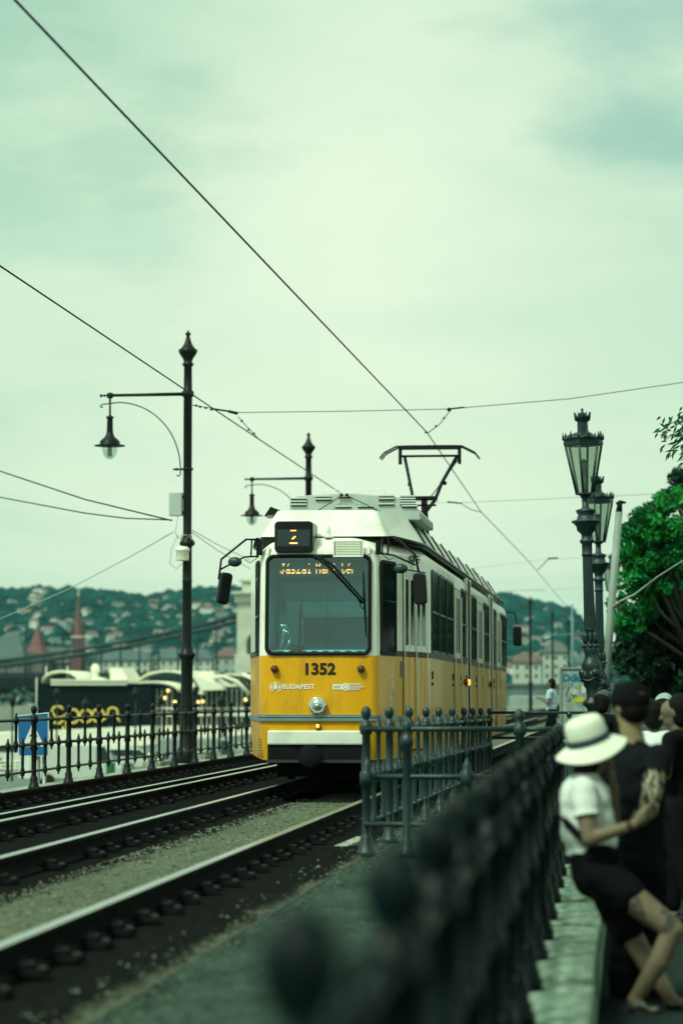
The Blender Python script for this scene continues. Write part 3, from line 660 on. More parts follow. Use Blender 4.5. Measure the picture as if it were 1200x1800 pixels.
# tinted lower half of the pane nearer the viewer
def door(seg, s0, s1, z0, z1, leaves, gw=None):
    """folding door: dark recess, leaves with a tall pane each, rubber edges"""
    d = plate('door', seg, s0, s1, z0, z1, .002, .01, BLK, .015)
    wd = (s1 - s0) / leaves
    for i in range(leaves):
        lo_, hi_ = s0 + wd * i + .012, s0 + wd * (i + 1) - .012
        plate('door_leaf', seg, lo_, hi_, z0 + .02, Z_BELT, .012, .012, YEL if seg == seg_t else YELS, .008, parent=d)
        plate('door_leaf', seg, lo_, hi_, Z_BELT + .068, z1 - .02, .012, .012, WHT, .008, parent=d)
        plate('door_stripe', seg, lo_, hi_, Z_BELT + .002, Z_BELT + .066, .011, .012, BROWN, .005, parent=d)
        plate('door_pane', seg, lo_ + wd * .16, hi_ - wd * .16, 1.72, z1 - .13, .016, .01, SGLASS, .03, parent=d)
    a, u, nn, L = seg_frame(seg); mb = MB()
    for s_ in [s0] + ([s0 + wd * (leaves // 2)] if leaves > 2 else []) + [s1]:
        mb.tube([a + u * s_ + nn * .028 + Vector((0, 0, z0 + .05)), a + u * s_ + nn * .028 + Vector((0, 0, z1 - .1))], .009, 6)
    mb.build('door_rod', ROOFW, d); return d
door(seg_t, 1.05, 2.16, .42, 2.66, 4)
plate('door_sign', seg_t, .92, 1.0, 1.33, 1.52, .006, .006, M('small_blue_sign', (.03, .12, .16), .4), .008)
# long side: windows and doors by distance along the tram (segment 6 starts at y = 2.5)
def sidewin(y0, y1, split=True):
    seg = [i for i in seg_side if OUT[i][1] - 1e-6 <= y0 and y1 <= OUT[i + 1][1] + 1e-6][0]; b0 = OUT[seg][1]
    g_ = plate('side_window', seg, y0 - b0, y1 - b0, 1.66, 2.70, .010, .02, SGLASS, .06)
    ring('window_frame', seg, y0 - b0 - .012, y1 - b0 + .012, 1.648, 2.712, .035, .010, BLKG, .07, parent=g_)
    if split: plate('window_bar', seg, y0 - b0 + .03, y1 - b0 - .03, 2.16, 2.19, .016, .012, BLKG, .005, parent=g_)
def sdoor(y0, y1):
    seg = [i for i in seg_side if OUT[i][1] - 1e-6 <= y0 and y1 <= OUT[i + 1][1] + 1e-6][0]; b0 = OUT[seg][1]
    return door(seg, y0 - b0, y1 - b0, .42, 2.66, 2)
for y0, y1 in ((2.66, 3.95), (4.12, 5.35), (5.52, 6.9), (8.88, 10.3), (11.5, 12.9), (15.2, 17.0), (18.9, 19.6), (21.6, 22.8), (22.95, 24.0)): sidewin(y0, y1)
for y0, y1 in ((7.25, 8.65), (13.2, 14.8), (19.8, 21.3)): sdoor(y0, y1)
for x in (-1, 1):
    for yy in (10.70, 17.70):      # bellows between the sections
        mb = MB()
        for i in range(7): mb.bb(x * 1.10, x * 1.165, yy - .36 + .105 * i, yy - .36 + .105 * i + .05, .45, 2.9)
        mb.build('bellows', BLK, tram)
        mb = MB(); mb.bb(x * 1.12, x * 1.175, yy - .45, yy - .38, .45, 2.92); mb.bb(x * 1.12, x * 1.175, yy + .38, yy + .45, .45, 2.92); mb.build('bellows_frame', WHT, tram)
for yy in (2.8, 6.95, 8.75, 10.2, 12.95, 15.0, 18.8, 21.45):
    MB().box((1.158, yy, 1.36), (.02, .05, .10)).box((1.16, yy, 1.25), (.02, .09, .04)).build('hatch_latch', BLK, tram)
for yy in (9.6, 10.3, 17.2): MB().lathe([(.05, 0), (.05, .05), (.02, .06)], (1.155, yy, 1.3), 10, axis='x').build('side_lamp', AMB if yy == 10.3 else ORNG, tram)
# side decals
a, u, nn, L = seg_frame(seg_t); o_ = a + u * .52 + nn * .004 + Vector((0, 0, 1.14)); mb = MB()
for k_, (x0_, w_) in enumerate(((-.09, .2), (-.08, .18), (-.06, .16))):
    mb.tube([o_ + u * x0_ + Vector((0, 0, .05 - .03 * k_)), o_ + u * (x0_ + w_ * .6) + Vector((0, 0, .05 - .03 * k_)), o_ + u * (x0_ + w_) + Vector((0, 0, .02 - .03 * k_)), o_ + u * (x0_ + w_ * 1.05) + Vector((0, 0, -.06 - .01 * k_))], .006, 4)
mb.tube([o_ + u * .0 + Vector((0, 0, .11)), o_ + u * -.03 + Vector((0, 0, .05))], .006, 4); mb.tube([o_ + u * -.01 + Vector((0, 0, .12)), o_ + u * .06 + Vector((0, 0, .13))], .006, 4)
text_on(mb, 'BKV', .075, o_ + u * -.01 + Vector((0, 0, -.075)), u, (0, 0, 1), bold=.001)
for x0_ in np.arange(-.12, .16, .028): mb.prism(rrect(.02, .014, .003, 2), o_ + u * float(x0_) + Vector((0, 0, .19)), u, (0, 0, 1), nn * .001)
mb.build('side_emblem', DECW, tram)
mb = MB(); o2_ = a + u * 1.45 + nn * -.0 + Vector((0, 0, 2.79)); p0 = shape(*[a.x + u.x * 1.45, a.y + u.y * 1.45], 2.79)
o2_ = Vector((p0.x, p0.y, 2.80)) + nn * .016
mb.prism(rrect(.16, .075, .006, 2, 0, 0), o2_, u, (0, 0, 1), nn * .002); mb.prism([(.09 + .05 * math.cos(2 * PI * i / 20), .05 * math.sin(2 * PI * i / 20)) for i in range(20)], o2_, u, (0, 0, 1), nn * .003)
for i, t_ in enumerate(('BUDAPESTI', 'KÖZLEKEDÉSI', 'KÖZPONT')): text_on(mb, t_, .032, o2_ + u * .30 + Vector((0, 0, .035 - .035 * i)), u, (0, 0, 1))
mb.build('roof_side_logo', DECK, tram)
mb = MB(); text_on(mb, 'BKK', .05, o2_ + u * -.01 + nn * .005, u, (0, 0, 1)); mb.build('roof_side_logo_text', DECW, tram)
# ---- mirrors
def mirror(sgn, pts_top, pts_bot, head_c, head_rot, cvx, label=None):
    mb = MB(); mb.box((sgn * .71, .10, 2.86), (.06, .08, .17))
    mb.tube(pts_top, .014, 6); mb.tube(pts_bot, .012, 6)
    for f_ in (.12, .55): mb.tube([Vector(pts_top[0]).lerp(Vector(pts_top[1]), f_), Vector(pts_bot[0]).lerp(Vector(pts_bot[1]), f_)], .011, 6)
    mb.tube([pts_bot[0], Vector(pts_bot[0]) + Vector((sgn * .1, -.02, -.08)), Vector(pts_bot[1]) + Vector((0, 0, -.03))], .005, 5)
    ar = mb.build('mirror_arm', BLK, tram)
    mb = MB(); rt = Matrix.Rotation(head_rot[1], 3, 'Y') @ Matrix.Rotation(head_rot[0], 3, 'Z')
    pr = rrect(.15, .38, .05, 5); mb.prism(pr, Vector(head_c), rt @ Vector((1, 0, 0)), rt @ Vector((0, 0, 1)), rt @ Vector((0, .09, 0))); mb.build('mirror_head', BLKG, ar, bevel=.02)
    mb = MB(); mb.ball((0, 0, 0), (.085, .04, .060), 12); mb.build('convex_mirror', IRONG, ar, loc=cvx)
mirror(-1, [(-.72, .08, 2.96), (-.86, 0, 2.96), (-1.15, -.06, 2.72), (-1.18, -.06, 2.48)], [(-.72, .08, 2.76), (-.88, 0, 2.75), (-1.16, -.06, 2.60)], (-1.09, -.08, 2.37), (R(38), R(9)), (-.99, -.04, 2.69))
mirror(1, [(.74, .08, 2.98), (.92, 0, 2.98), (1.16, -.06, 2.76), (1.20, -.06, 2.56)], [(.74, .08, 2.79), (.90, 0, 2.76), (1.16, -.06, 2.64)], (1.20, -.08, 2.36), (R(-20), R(-3)), (.985, -.03, 2.60))
mb = MB(); mb.tube([(1.0, TL - 1, 2.85), (1.25, TL - .6, 2.85), (1.30, TL - .5, 2.6)], .016, 6); ar = mb.build('mirror_arm', BLK, tram)
MB().prism(rrect(.19, .42, .05), (1.30, TL - .5, 2.35), (1, 0, 0), (0, 0, 1), (0, .1, 0)).build('mirror_head', BLKG, ar, bevel=.02)
# ---- roof: gutter, fairing, equipment
mb = MB()
def band(ring0, ring1, mats=0):
    o = len(mb.v); n_ = len(ring0); mb.v += [tuple(p) for p in ring0] + [tuple(p) for p in ring1]
    for i in range(n_): mb.f.append((o + i, o + (i + 1) % n_, o + n_ + (i + 1) % n_, o + n_ + i)); mb.m.append(mats); mb.sm.append(False)
def fr(h, y0, y1, ch, z): return [Vector((-h + .0, y0 + ch, z)), Vector((-h * .72, y0, z)), Vector((h * .72, y0, z)), Vector((h, y0 + ch, z)), Vector((h, y1 - ch, z)), Vector((h * .8, y1, z)), Vector((-h * .8, y1, z)), Vector((-h, y1 - ch, z))]
a0, a1, a2 = fr(1.06, .55, TL - .55, 1.9, 3.02), fr(1.03, .60, TL - .6, 1.9, 3.06), fr(.84, .95, TL - .95, 1.75, 3.365)
band(a0, a1); band(a1, a2); o = len(mb.v); mb.v += [tuple(p) for p in a2]; mb.f.append(tuple(o + i for i in range(8))); mb.m.append(0); mb.sm.append(False)
fair = mb.build('roof_fairing', ROOFW, tram, bevel=.045, seg=3)
mb = MB()
for sg in (-1, 1): mb.tube([(sg * .86, 1.0, 3.005), (sg * 1.085, 2.45, 3.0), (sg * 1.085, TL - 2.45, 3.0), (sg * .86, TL - 1.0, 3.005)], .036, 6)
mb.build('roof_gutter', BLKG, tram)
for yy in (3.1, 5.0, 6.9, 8.8, 10.7, 12.9, 15.2, 17.7, 20.2, 22.5):
    for sg in (-1, 1):
        MB().add([(sg * 1.037, yy, 3.06), (sg * 1.037, yy + .045, 3.06), (sg * .842, yy + .045, 3.37), (sg * .842, yy, 3.37), (sg * 1.06, yy, 3.065), (sg * 1.06, yy + .045, 3.065), (sg * .862, yy + .045, 3.383), (sg * .862, yy, 3.383)], [(4, 5, 6, 7), (0, 4, 7, 3), (1, 5, 6, 2), (3, 7, 6, 2), (0, 1, 5, 4)]).build('fairing_joint', IRONB, fair)
# cover box with louvres
mb = MB(); poly = [(-.70, 0), (1.0, 0), (1.0, .10), (.82, .28), (.72, .30), (.14, .355), (-.08, .355), (-.60, .325), (-.70, .26)]
mb.prism(poly, (0, 2.9, 3.36), (1, 0, 0), (0, 0, 1), (0, 2.3, 0)); box_ = mb.build('roof_unit', GREYP, tram, bevel=.015)
mb = MB()
for x0_, z_ in [(-.69, .07 + .055 * i) for i in range(3)] + [(-.37, .165), (-.37, .215), (-.11, .03), (.18, .03), (.45, .165), (.75, .03)] + [(.45, .215)] + [(.75 - .02, .07 + .045 * i) for i in range(4)] + [(.45, .07)]:
    z_ = .13 + z_ * .72; mb = MB(); mb.box((x0_ + .11, 2.885, 3.39 + z_), (.20, .03, .018), Matrix.Rotation(R(-30), 3, 'X'), 0); mb.bb(x0_ + .01, x0_ + .21, 2.88, 2.899, 3.39 + z_ - .022, 3.39 + z_ - .004, 1); mb.build('louvre', [GREYP, BLK], box_)
mb = MB()
for xx in (-.02, .05): mb.ball((xx, 2.85, 3.69), .022, 8)
mb.tube([(-.02, 2.86, 3.68), (-.45, 2.82, 3.41)], .006, 5); mb.tube([(.05, 2.86, 3.68), (.62, 2.82, 3.41)], .006, 5); mb.bb(-.06, .10, 2.86, 2.9, 3.65, 3.665); mb.build('stay_cable', BLK, box_)
mb = MB()
for xx in (-.35, .25): mb.tube([(xx, 3.6, 3.67), (xx + .02, 3.6, 3.80), (xx + .22, 3.6, 3.82), (xx + .24, 3.6, 3.68)], .006, 5)
mb.build('lifting_loop', ROOFW, box_)
MB().add([(-.86, 1.6, 3.34), (-.60, 1.6, 3.39), (-.78, 1.6, 3.46), (-.86, 2.1, 3.34), (-.60, 2.1, 3.39), (-.78, 2.1, 3.46)], [(0, 1, 2), (3, 5, 4), (0, 1, 4, 3), (1, 2, 5, 4), (2, 0, 3, 5)]).build('roof_horn', BLKG, tram)
mb = MB(); mb.bb(-.7, .7, 7.0, 9.6, 3.38, 3.52); mb.bb(-.7, .7, 20, 22.4, 3.38, 3.52); mb.build('resistor_box', GREYP, tram, bevel=.03)
mb = MB(); mb.lathe([(.06, 0), (.05, .12), (.10, .14), (.03, .3)], (.5, TL - 3.2, 3.38), 8); mb.build('roof_lamp', IRONB, tram)
# ---- pantograph (single arm, raised to the wire)
PY = 17.3
pt = MB()
ptop, pk = 5.62, 4.64
pan_mats = [BLK, M('red_brown_arm', (.10, .045, .042), .5)]
mb = MB(); mb.bb(-.5, .5, PY - .6, PY + .6, 3.39, 3.46)
for sx in (-.42, .42):
    for sy in (-.5, .5): mb.lathe([(.05, 0), (.07, .03), (.05, .05), (.07, .08), (.05, .10)], (sx, PY + sy, 3.3), 8)
pb = mb.build('pantograph', pan_mats, tram)
mb = MB(); mb.tube([(0.02, PY + .5, 3.36), (0.0, PY - .35, pk)], .055, 8); mb.bb(-.22, .24, PY - .40, PY - .32, pk - .03, pk + .05); mb.bb(-.22, .22, PY - .40, PY - .32, pk - .13, pk - .10); mb.bb(-.05, .06, PY - .40, PY - .32, pk - .25, pk); mb.build('lower_arm', pan_mats, pb)
mb = MB(); mb.tube([(-.20, PY - .36, pk - .22), (-.22, PY - .3, pk + .1), (-.38, PY, ptop - .17)], .030, 8, 0); mb.tube([(.02, PY - .36, pk - .25), (.20, PY - .36, pk - .02), (.31, PY - .2, pk + .3), (.58, PY, ptop - .17)], .032, 8, 0)
mb.tube([(.62, PY, ptop - .2), (.38, PY - .1, pk + .42), (.1, PY - .3, pk + .02)], .010, 6, 0); mb.tube([(-.45, PY, ptop - .17), (.65, PY, ptop - .17)], .022, 8, 0)
for p_ in ((-.27, PY - .22, pk + .28), (.36, PY - .15, pk + .30)): mb.ball(p_, .04, 8, 0)
mb.build('upper_arm', pan_mats, pb)
mb = MB()
for dy in (-.16, .16):
    mb.tube([(-.82, PY + dy, ptop - .22), (-.74, PY + dy, ptop - .12), (-.52, PY + dy, ptop - .005), (-.3, PY + dy, ptop), (.45, PY + dy, ptop), (.67, PY + dy, ptop - .005), (.90, PY + dy, ptop - .12), (.98, PY + dy, ptop - .22)], .018, 6)
    mb.bb(-.48, .63, PY + dy - .03, PY + dy + .03, ptop - .04, ptop - .004)
for xx in (-.46, .62): mb.tube([(xx, PY - .16, ptop - .05), (xx, PY + .16, ptop - .05)], .016, 6); mb.bb(xx - .03, xx + .03, PY - .03, PY + .03, ptop - .32, ptop - .03); 
mb.build('contact_bow', pan_mats, pb)
# ---------------------------------------------------------------- catenary poles with bracket lamps
def catenary_pole(label, loc, h=7.9, arm=1.42, lamp=True, group='poles carrying the tram wires'):
    base = loc[2]; root = thing('catenary_pole', label, 'pole', loc, 0, group)
    pr = [(.20, 0), (.20, .35), (.17, .42), (.13, .5), (.12, 1.2), (.105, 1.3), (.105, 2.02), (.125, 2.06), (.155, 2.10), (.16, 2.13), (.12, 2.17), (.10, 2.25), (.088, 2.3), (.086, 3.42), (.095, 3.44), (.086, 3.46), (.084, 4.05), (.14, 4.10), (.14, 4.14), (.09, 4.20), (.078, 4.28), (.078, h - 1.22), (.11, h - 1.19), (.11, h - 1.12), (.078, h - 1.08), (.072, h - .66), (.10, h - .64), (.10, h - .60), (.075, h - .58), (.09, h - .52), (.16, h - .42), (.175, h - .36), (.12, h - .32), (.07, h - .24), (.038, h - .14), (.03, h - .10), (.05, h - .08), (.05, h - .05), (.02, h - .035), (.012, h)]
    MB().lathe(pr, n=14).build('shaft', IRONB, root)
    if lamp:
        za = h - 1.155
        mb = MB(); mb.tube([(0, 0, za), (-arm - .06, 0, za - .01)], [.034, .026], 8); mb.tube([(-arm - .06, 0, za - .01), (-arm - .18, 0, za - .012)], .012, 6); mb.ball((-arm - .16, 0, za - .012), .03, 8); mb.ball((-arm - .10, 0, za - .012), .025, 8); mb.lathe([(.05, -.06), (.06, -.02), (.055, .03), (.03, .04)], (-arm, 0, za), 10)
        a_ = mb.build('bracket_arm', IRONB, root)
        mb = MB(); pts = []
        zb = za - 1.36
        for k in range(17):
            t = R(90 * k / 16); pts.append((-.13 - 1.14 * (1 - math.cos(t)) * 1.0, 0, zb + 1.22 * math.sin(t)))
        pts = [(-.20, 0, zb - .10), (-.16, 0, zb - .13), (-.13, 0, zb - .09)] + pts + [(-1.45, 0, zb + 1.20), (-1.56, 0, zb + 1.19), (-1.60, 0, zb + 1.16), (-1.58, 0, zb + 1.13), (-1.55, 0, zb + 1.15)]
        mb.tube(pts, .012, 6); mb.tube([(-.26, 0, zb), (0, 0, zb)], .018, 6); mb.ball((-.2, 0, zb), .03, 8); mb.lathe([(.10, -.02), (.105, 0), (.10, .02)], (0, 0, zb), 12); mb.build('scroll_brace', IRONB, root)
        mb = MB(); mb.lathe([(.02, -.04), (.02, -.36), (.03, -.38), (.075, -.40), (.06, -.43), (.052, -.45), (.058, -.66), (.065, -.70), (.09, -.76), (.17, -.83), (.185, -.86), (.185, -.90), (.28, -.915), (.28, -.93), (.16, -.935)][::-1], (-arm, 0, za), 16)
        lh = mb.build('bell_lamp', IRONB, root)
        MB().lathe([(.004, -1.17), (.06, -1.155), (.11, -1.10), (.14, -1.0), (.142, -.93)], (-arm, 0, za), 16).build('lamp_globe', CLEARG, lh)
        MB().lathe([(.03, -1.12), (.045, -1.08), (.04, -.93)], (-arm, 0, za), 10).build('lamp_bulb', LGLASS, lh)
    return root
PZ = -.3
pole1 = catenary_pole('tall dark pole with bracket lamp and grey cabinet, nearest of the wire poles', (-7.86, 48.4, PZ), 7.97)
pole2 = catenary_pole('dark pole with bracket lamp rising just behind the tram roof', (-7.9, 67.4, PZ), 7.94)
for k, (px, py, Y) in enumerate(((931, 1048, 176), (970, 1070, 204), (998, 1086, 228))):
    p = P(px, py, Y)
    catenary_pole(('dark wire pole just clear of the rear end of the tram', 'dark wire pole behind the person walking in a pale shirt', 'dark wire pole farthest off, above the grey notice board')[k], (p.x, Y, PZ), p.z - PZ, lamp=False)
mb = MB(); p = P(1005, 1062, 190); mb.tube([(p.x, 190, PZ), tuple(p)], [.12, .07], 8); mb.tube([(p.x - 2.2, 190, p.z - 2.2), (p.x + 1.5, 190, p.z - 2.0)], .04, 6)
tag(mb.build('mast', M('thin_mast_blue_grey', (.12, .25, .27), .6)), 'thin blue-grey mast with a cross arm beside the farthest wire pole', 'mast')
# cabinet and camera box on the near pole
mb = MB(); mb.box((-.20, -.05, 4.82), (.23, .17, .42)); cb_ = mb.build('cabinet', GRYBOX, pole1, bevel=.012)
MB().tube([(-.1, 0, 4.95), (.0, 0, 4.95)], .03, 6).tube([(-.1, 0, 4.67), (.0, 0, 4.67)], .03, 6).build('cabinet_clamp', IRONB, cb_)
mb = MB(); mb.lathe([(.105, 0), (.115, .02), (.115, .17), (.13, .18), (.13, .21), (.09, .25), (.02, .26)], (-.06, -.15, 3.80), 12); mb.build('cable_housing', WHT, pole1)
mb = MB()
for k in range(3): mb.tube([(.10 * math.cos(t) - .01, -.10 + .02 * k, 4.22 + .05 * math.sin(t * 1.5 + k)) for t in np.linspace(0, 2 * PI, 14)], .007, 5)
mb.tube([(-.16, -.1, 4.6), (-.20, -.1, 4.3), (-.14, -.12, 4.2)], .009, 5); mb.tube([(-.15, -.1, 4.28), (-.28, -.08, 4.0), (-.30, -.08, 3.75), (-.18, -.1, 3.66), (-.08, -.1, 3.75)], .008, 5); mb.build('cable_loop', WIREL, pole1)
# ---------------------------------------------------------------- overhead wires
def wire(name, label, pts, r, m, cat='wire', group='overhead wires'):
    return tag(MB().tube(pts, r, 6).build(name, m), label, cat, group)
W1 = [P(27, 0, 18.2) + (P(27, 0, 18.2) - P(750, 760, 48.4)) * .45, P(27, 0, 18.2), P(750, 760, 48.4), P(845, 900, 67.4), P(928, 986, 88), P(990, 1060, 131), P(1010, 1082, 160)]
wire('contact_wire', 'black contact wire crossing the whole sky down to the raised pantograph', W1, .0105, WIREM)
W2 = [P(-400, 212, 20), P(0, 467, 29.6), P(455, 772, 48.4), P(638, 893, 67.4), P(735, 952, 88)]
wire('contact_wire', 'black contact wire of the empty track passing in front of the near pole', W2, .0105, WIREM)
S1 = [P(338, 712, 48.4), P(420, 725, 48.4), P(600, 723, 48.4), P(785, 719, 48.4), P(1000, 701, 48.4), P(1200, 672, 48.4), P(1500, 620, 48.4)]
sp_ = wire('span_wire', 'grey span wire strung from the near pole over both tracks', S1, .009, M('span_wire_grey', (.16, .19, .17), .5, .2))
mb = MB()
for px, py in ((345, 713), (352, 715), (362, 717), (372, 720)): mb.ball(P(px, py, 48.4), (.035, .02, .02), 8)
mb.tube([P(376, 719, 48.4), P(402, 723, 48.4)], .018, 6); mb.tube([P(402, 723, 48.4), P(418, 727, 48.4)], .03, 6)
mb.tube([P(418, 732, 48.4), P(432, 748, 48.4), P(455, 772, 48.4)], .008, 6)
for px, py in ((425, 740), (437, 755), (446, 762)): mb.ball(P(px, py, 48.4), .024, 8)
mb.tube([P(788, 719, 48.4), P(816, 716, 48.4)], .016, 6); mb.ball(P(789, 720, 48.4), .04, 8)
mb.tube([P(789, 724, 48.4), P(772, 746, 48.4), P(750, 762, 48.4)], .008, 6)
for px, py in ((780, 735), (766, 749), (748, 760)): mb.ball(P(px, py, 48.4), .022, 8)
mb.build('insulator', BLK, sp_)
S2 = [P(552, 878, 67.4), P(800, 884, 67.4), P(1000, 875, 67.4), P(1300, 862, 67.4)]
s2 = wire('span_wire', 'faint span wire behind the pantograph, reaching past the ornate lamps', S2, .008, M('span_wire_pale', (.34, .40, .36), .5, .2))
mb = MB(); mb.tube([P(786, 882, 67.4), P(812, 885, 67.4)], .02, 6); mb.tube([P(812, 887, 67.4), P(828, 896, 67.4), P(845, 900, 67.4)], .01, 5); mb.build('insulator', BLK, s2)
S3 = [P(760, 1008, 88), P(960, 983, 88), P(1200, 975, 88)]
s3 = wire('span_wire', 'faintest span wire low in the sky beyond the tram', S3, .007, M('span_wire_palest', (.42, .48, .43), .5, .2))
MB().tube([P(962, 982, 88), P(980, 981, 88)], .03, 6).tube([P(962, 984, 88), P(944, 1002, 90)], .014, 5).build('insulator', IRON, s3)
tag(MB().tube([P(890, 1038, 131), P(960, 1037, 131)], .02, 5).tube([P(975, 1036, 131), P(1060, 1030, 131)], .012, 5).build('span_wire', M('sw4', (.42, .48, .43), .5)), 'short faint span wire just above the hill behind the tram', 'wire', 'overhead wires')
wire('feeder_cable', 'upper of two dark cables sagging from the near pole toward the river', [P(-200, 770, 62), P(0, 828, 57), P(150, 878, 52), P(302, 915, 48.4)], .014, WIREM, 'cable')
wire('feeder_cable', 'lower of two dark cables sagging from the near pole toward the river', [P(-200, 838, 62), P(0, 874, 57), P(150, 902, 52), P(220, 911, 50), P(302, 914, 48.4)], .013, WIREM, 'cable')
wire('stay_cable', 'pale cable slanting from the near pole down across the church spire', [P(305, 935, 48.4), P(230, 978, 54), P(120, 1036, 62), P(0, 1088, 70), P(-100, 1130, 78)], .010, WIREL, 'cable')
wire('pale_service_cable', 'upper pale cable from the near pole to behind the tram mirror', [P(338, 932, 48.4), P(380, 956, 54), P(440, 985, 67)], .008, WIREL, 'cable')
wire('pale_service_cable', 'lower pale cable from the near pole to behind the tram mirror', [P(338, 936, 48.4), P(380, 966, 54), P(440, 1000, 67)], .008, WIREL, 'cable')
# ---------------------------------------------------------------- ornate candelabra lamps
def ornate_lamp(label, base, h, tilt=0., group='ornate lantern lamp posts'):
    root = thing('street_lamp', label, 'street lamp', base, 0, group); root.rotation_euler = (0, R(tilt), 0)
    s = (h - 2.87) / 3.0
    prof = [(.30, 0), (.30, .28), (.24, .34), (.22, .9), (.17, 1.0), (.15, 1.12), (.16, 1.45), (.12, 1.5), (.105, 1.62), (.115, 1.68), (.19, 1.74), (.20, 1.78), (.13, 1.83), (.115, 1.86), (.125, 1.95), (.12, 2.0), (.165, 2.05), (.185, 2.15), (.19, 2.33), (.20, 2.38), (.17, 2.44), (.13, 2.50), (.12, 2.56), (.15, 2.62), (.145, 2.68), (.11, 2.74), (.10, 2.95), (.115, 2.97), (.105, 3.0)]
    def relief(mb):      # leaves, masks and garlands cast on the pedestal
        for k in range(8):
            w_ = 2 * PI * k / 8; c_, s_ = math.cos(w_), math.sin(w_)
            mb.ball((.12 * c_, .12 * s_, 2.22 * s), (.045, .045, .07), 8); mb.ball((.08 * c_, .08 * s_, 2.83 * s), (.028, .028, .085), 8); mb.ball((.108 * c_, .108 * s_, 1.25 * s), (.035, .035, .14), 8); mb.ball((.085 * c_, .085 * s_, 2.70 * s), (.04, .04, .03), 6)
        for k in range(4):
            w_ = 2 * PI * k / 4 + .4; mb.ball((.13 * math.cos(w_), .13 * math.sin(w_), 2.26 * s), (.06, .06, .065), 10); mb.tube([(.138 * math.cos(w_ + d_), .138 * math.sin(w_ + d_), (2.2 - .07 * math.sin(PI * q_)) * s) for q_, d_ in ((x / 8, x / 8 * PI / 2) for x in range(9))], .018, 6)
    ped = MB().lathe([(r_ * .69, z_ * s) for r_, z_ in prof], n=20); relief(ped); ped.build('pedestal', IRONG, root)
    mb = MB(); z0, z1 = 3.0 * s, 3.72 * s; n_ = 32; vs = []
    zz = [2.99 * s + (h - 1.86 - 2.99 * s) * k / 6 for k in range(7)]
    for i, z_ in enumerate(zz):
        for k in range(n_): rr = (.082 - .014 * i / 6) * (1.0 if k % 2 else .90); vs.append((rr * math.cos(2 * PI * k / n_), rr * math.sin(2 * PI * k / n_), z_))
    mb.add(vs, [(i * n_ + k, i * n_ + (k + 1) % n_, (i + 1) * n_ + (k + 1) % n_, (i + 1) * n_ + k) for i in range(6) for k in range(n_)])
    mb.build('fluted_shaft', IRONG, root)
    t = h - 1.86     # capital
    mb = MB(); mb.lathe([(.07, t - .02), (.085, t), (.072, t + .02), (.072, t + .15), (.10, t + .18), (.10, t + .20), (.072, t + .23), (.076, t + .29), (.13, t + .34), (.14, t + .40), (.185, t + .45), (.19, t + .475), (.13, t + .50), (.11, t + .56), (.135, t + .60), (.14, t + .625), (.06, t + .65), (.05, t + .67), (.045, h - .98)], n=20)
    for k in range(24): w_ = 2 * PI * k / 24; mb.ball((.186 * math.cos(w_), .186 * math.sin(w_), t + .465), .018, 6)
    mb.build('capital', IRONG, root)
    # lantern: hexagonal, tapering down
    lb, lt = h - 1.0, h - .345          # bottom / top of the panes
    rb, rt = .125, .262; ph = R(18)
    hexa = lambda r_, z_: [Vector((r_ * math.cos(ph + PI / 3 * k), r_ * math.sin(ph + PI / 3 * k), z_)) for k in range(6)]
    lan = MB().lathe([(.05, lb - .06), (.09, lb - .03), (rb + .02, lb - .02), (rb + .02, lb), (rb - .02, lb + .005)], n=6, ph=ph, smooth=False)
    B_, T_ = hexa(rb, lb), hexa(rt, lt)
    for k in range(6): lan.tube([B_[k], T_[k]], .017, 6)
    lan.lathe([(rt - .02, lt), (rt + .02, lt + .005), (rt + .03, lt + .05), (rt + .02, lt + .055), (rt + .025, lt + .09), (rt - .03, lt + .10), (rt - .06, lt + .13), (.13, lt + .185), (.115, lt + .19)], n=6, ph=ph, smooth=False)
    lo = lan.build('lantern', IRONG, root)
    mb = MB(); g0, g1 = hexa(rb - .006, lb + .004), hexa(rt - .006, lt - .004); mb.add(g0 + g1, [(k, (k + 1) % 6, 6 + (k + 1) % 6, 6 + k) for k in range(6)]); mb.build('lantern_glass', LANG, lo)
    MB().lathe([(.02, lb), (.03, lb + .1), (.03, lb + .2), (.02, lb + .22), (.055, lb + .3), (.06, lb + .38), (.03, lb + .46), (.002, lb + .48)], n=10).build('lamp_bulb', M('lamp_burner', (.12, .18, .16), .5), lo)
    mb = MB()
    E = hexa(rt + .025, lt + .09)
    for k in range(6):
        a_, b_ = E[k], E[(k + 1) % 6]; up = Vector((0, 0, 1)); d_ = a_.normalized()
        mb.tube([a_, a_ + Vector((d_.x * .02, d_.y * .02, .05)), a_ + Vector((d_.x * .055, d_.y * .055, .10))], [.02, .014, .003], 5)
        for f_, hh in ((.14, .03), (.26, .045), (.38, .06), (.5, .11), (.62, .06), (.74, .045), (.86, .03)):
            q_ = a_.lerp(b_, f_); mb.tube([q_ - Vector((0, 0, .01)), q_ + Vector((0, 0, hh * .55)), q_ + Vector((0, 0, hh))], [.020, .022, .005], 6)
    mb.build('crest_rim', IRONG, lo)
    ct = lt + .19
    mb = MB().lathe([(.085, ct), (.085, ct + .015), (.078, ct + .02), (.078, ct + .15), (.10, ct + .165), (.10, ct + .18), (.06, ct + .185)], n=6, ph=ph, smooth=False)
    mb.lathe([(.03, ct + .18), (.035, ct + .22), (.045, ct + .25), (.045, ct + .27), (.02, ct + .29), (.012, ct + .30), (.02, ct + .315), (.018, ct + .33), (.002, ct + .345)], n=10)
    for k in range(12): w_ = 2 * PI * k / 12; mb.tube([(.085 * math.cos(w_), .085 * math.sin(w_), ct + .17), (.10 * math.cos(w_), .10 * math.sin(w_), ct + .225), (.118 * math.cos(w_), .118 * math.sin(w_), ct + .285)], [.022, .018, .004], 5)
    mb.build('crown', IRONG, lo)
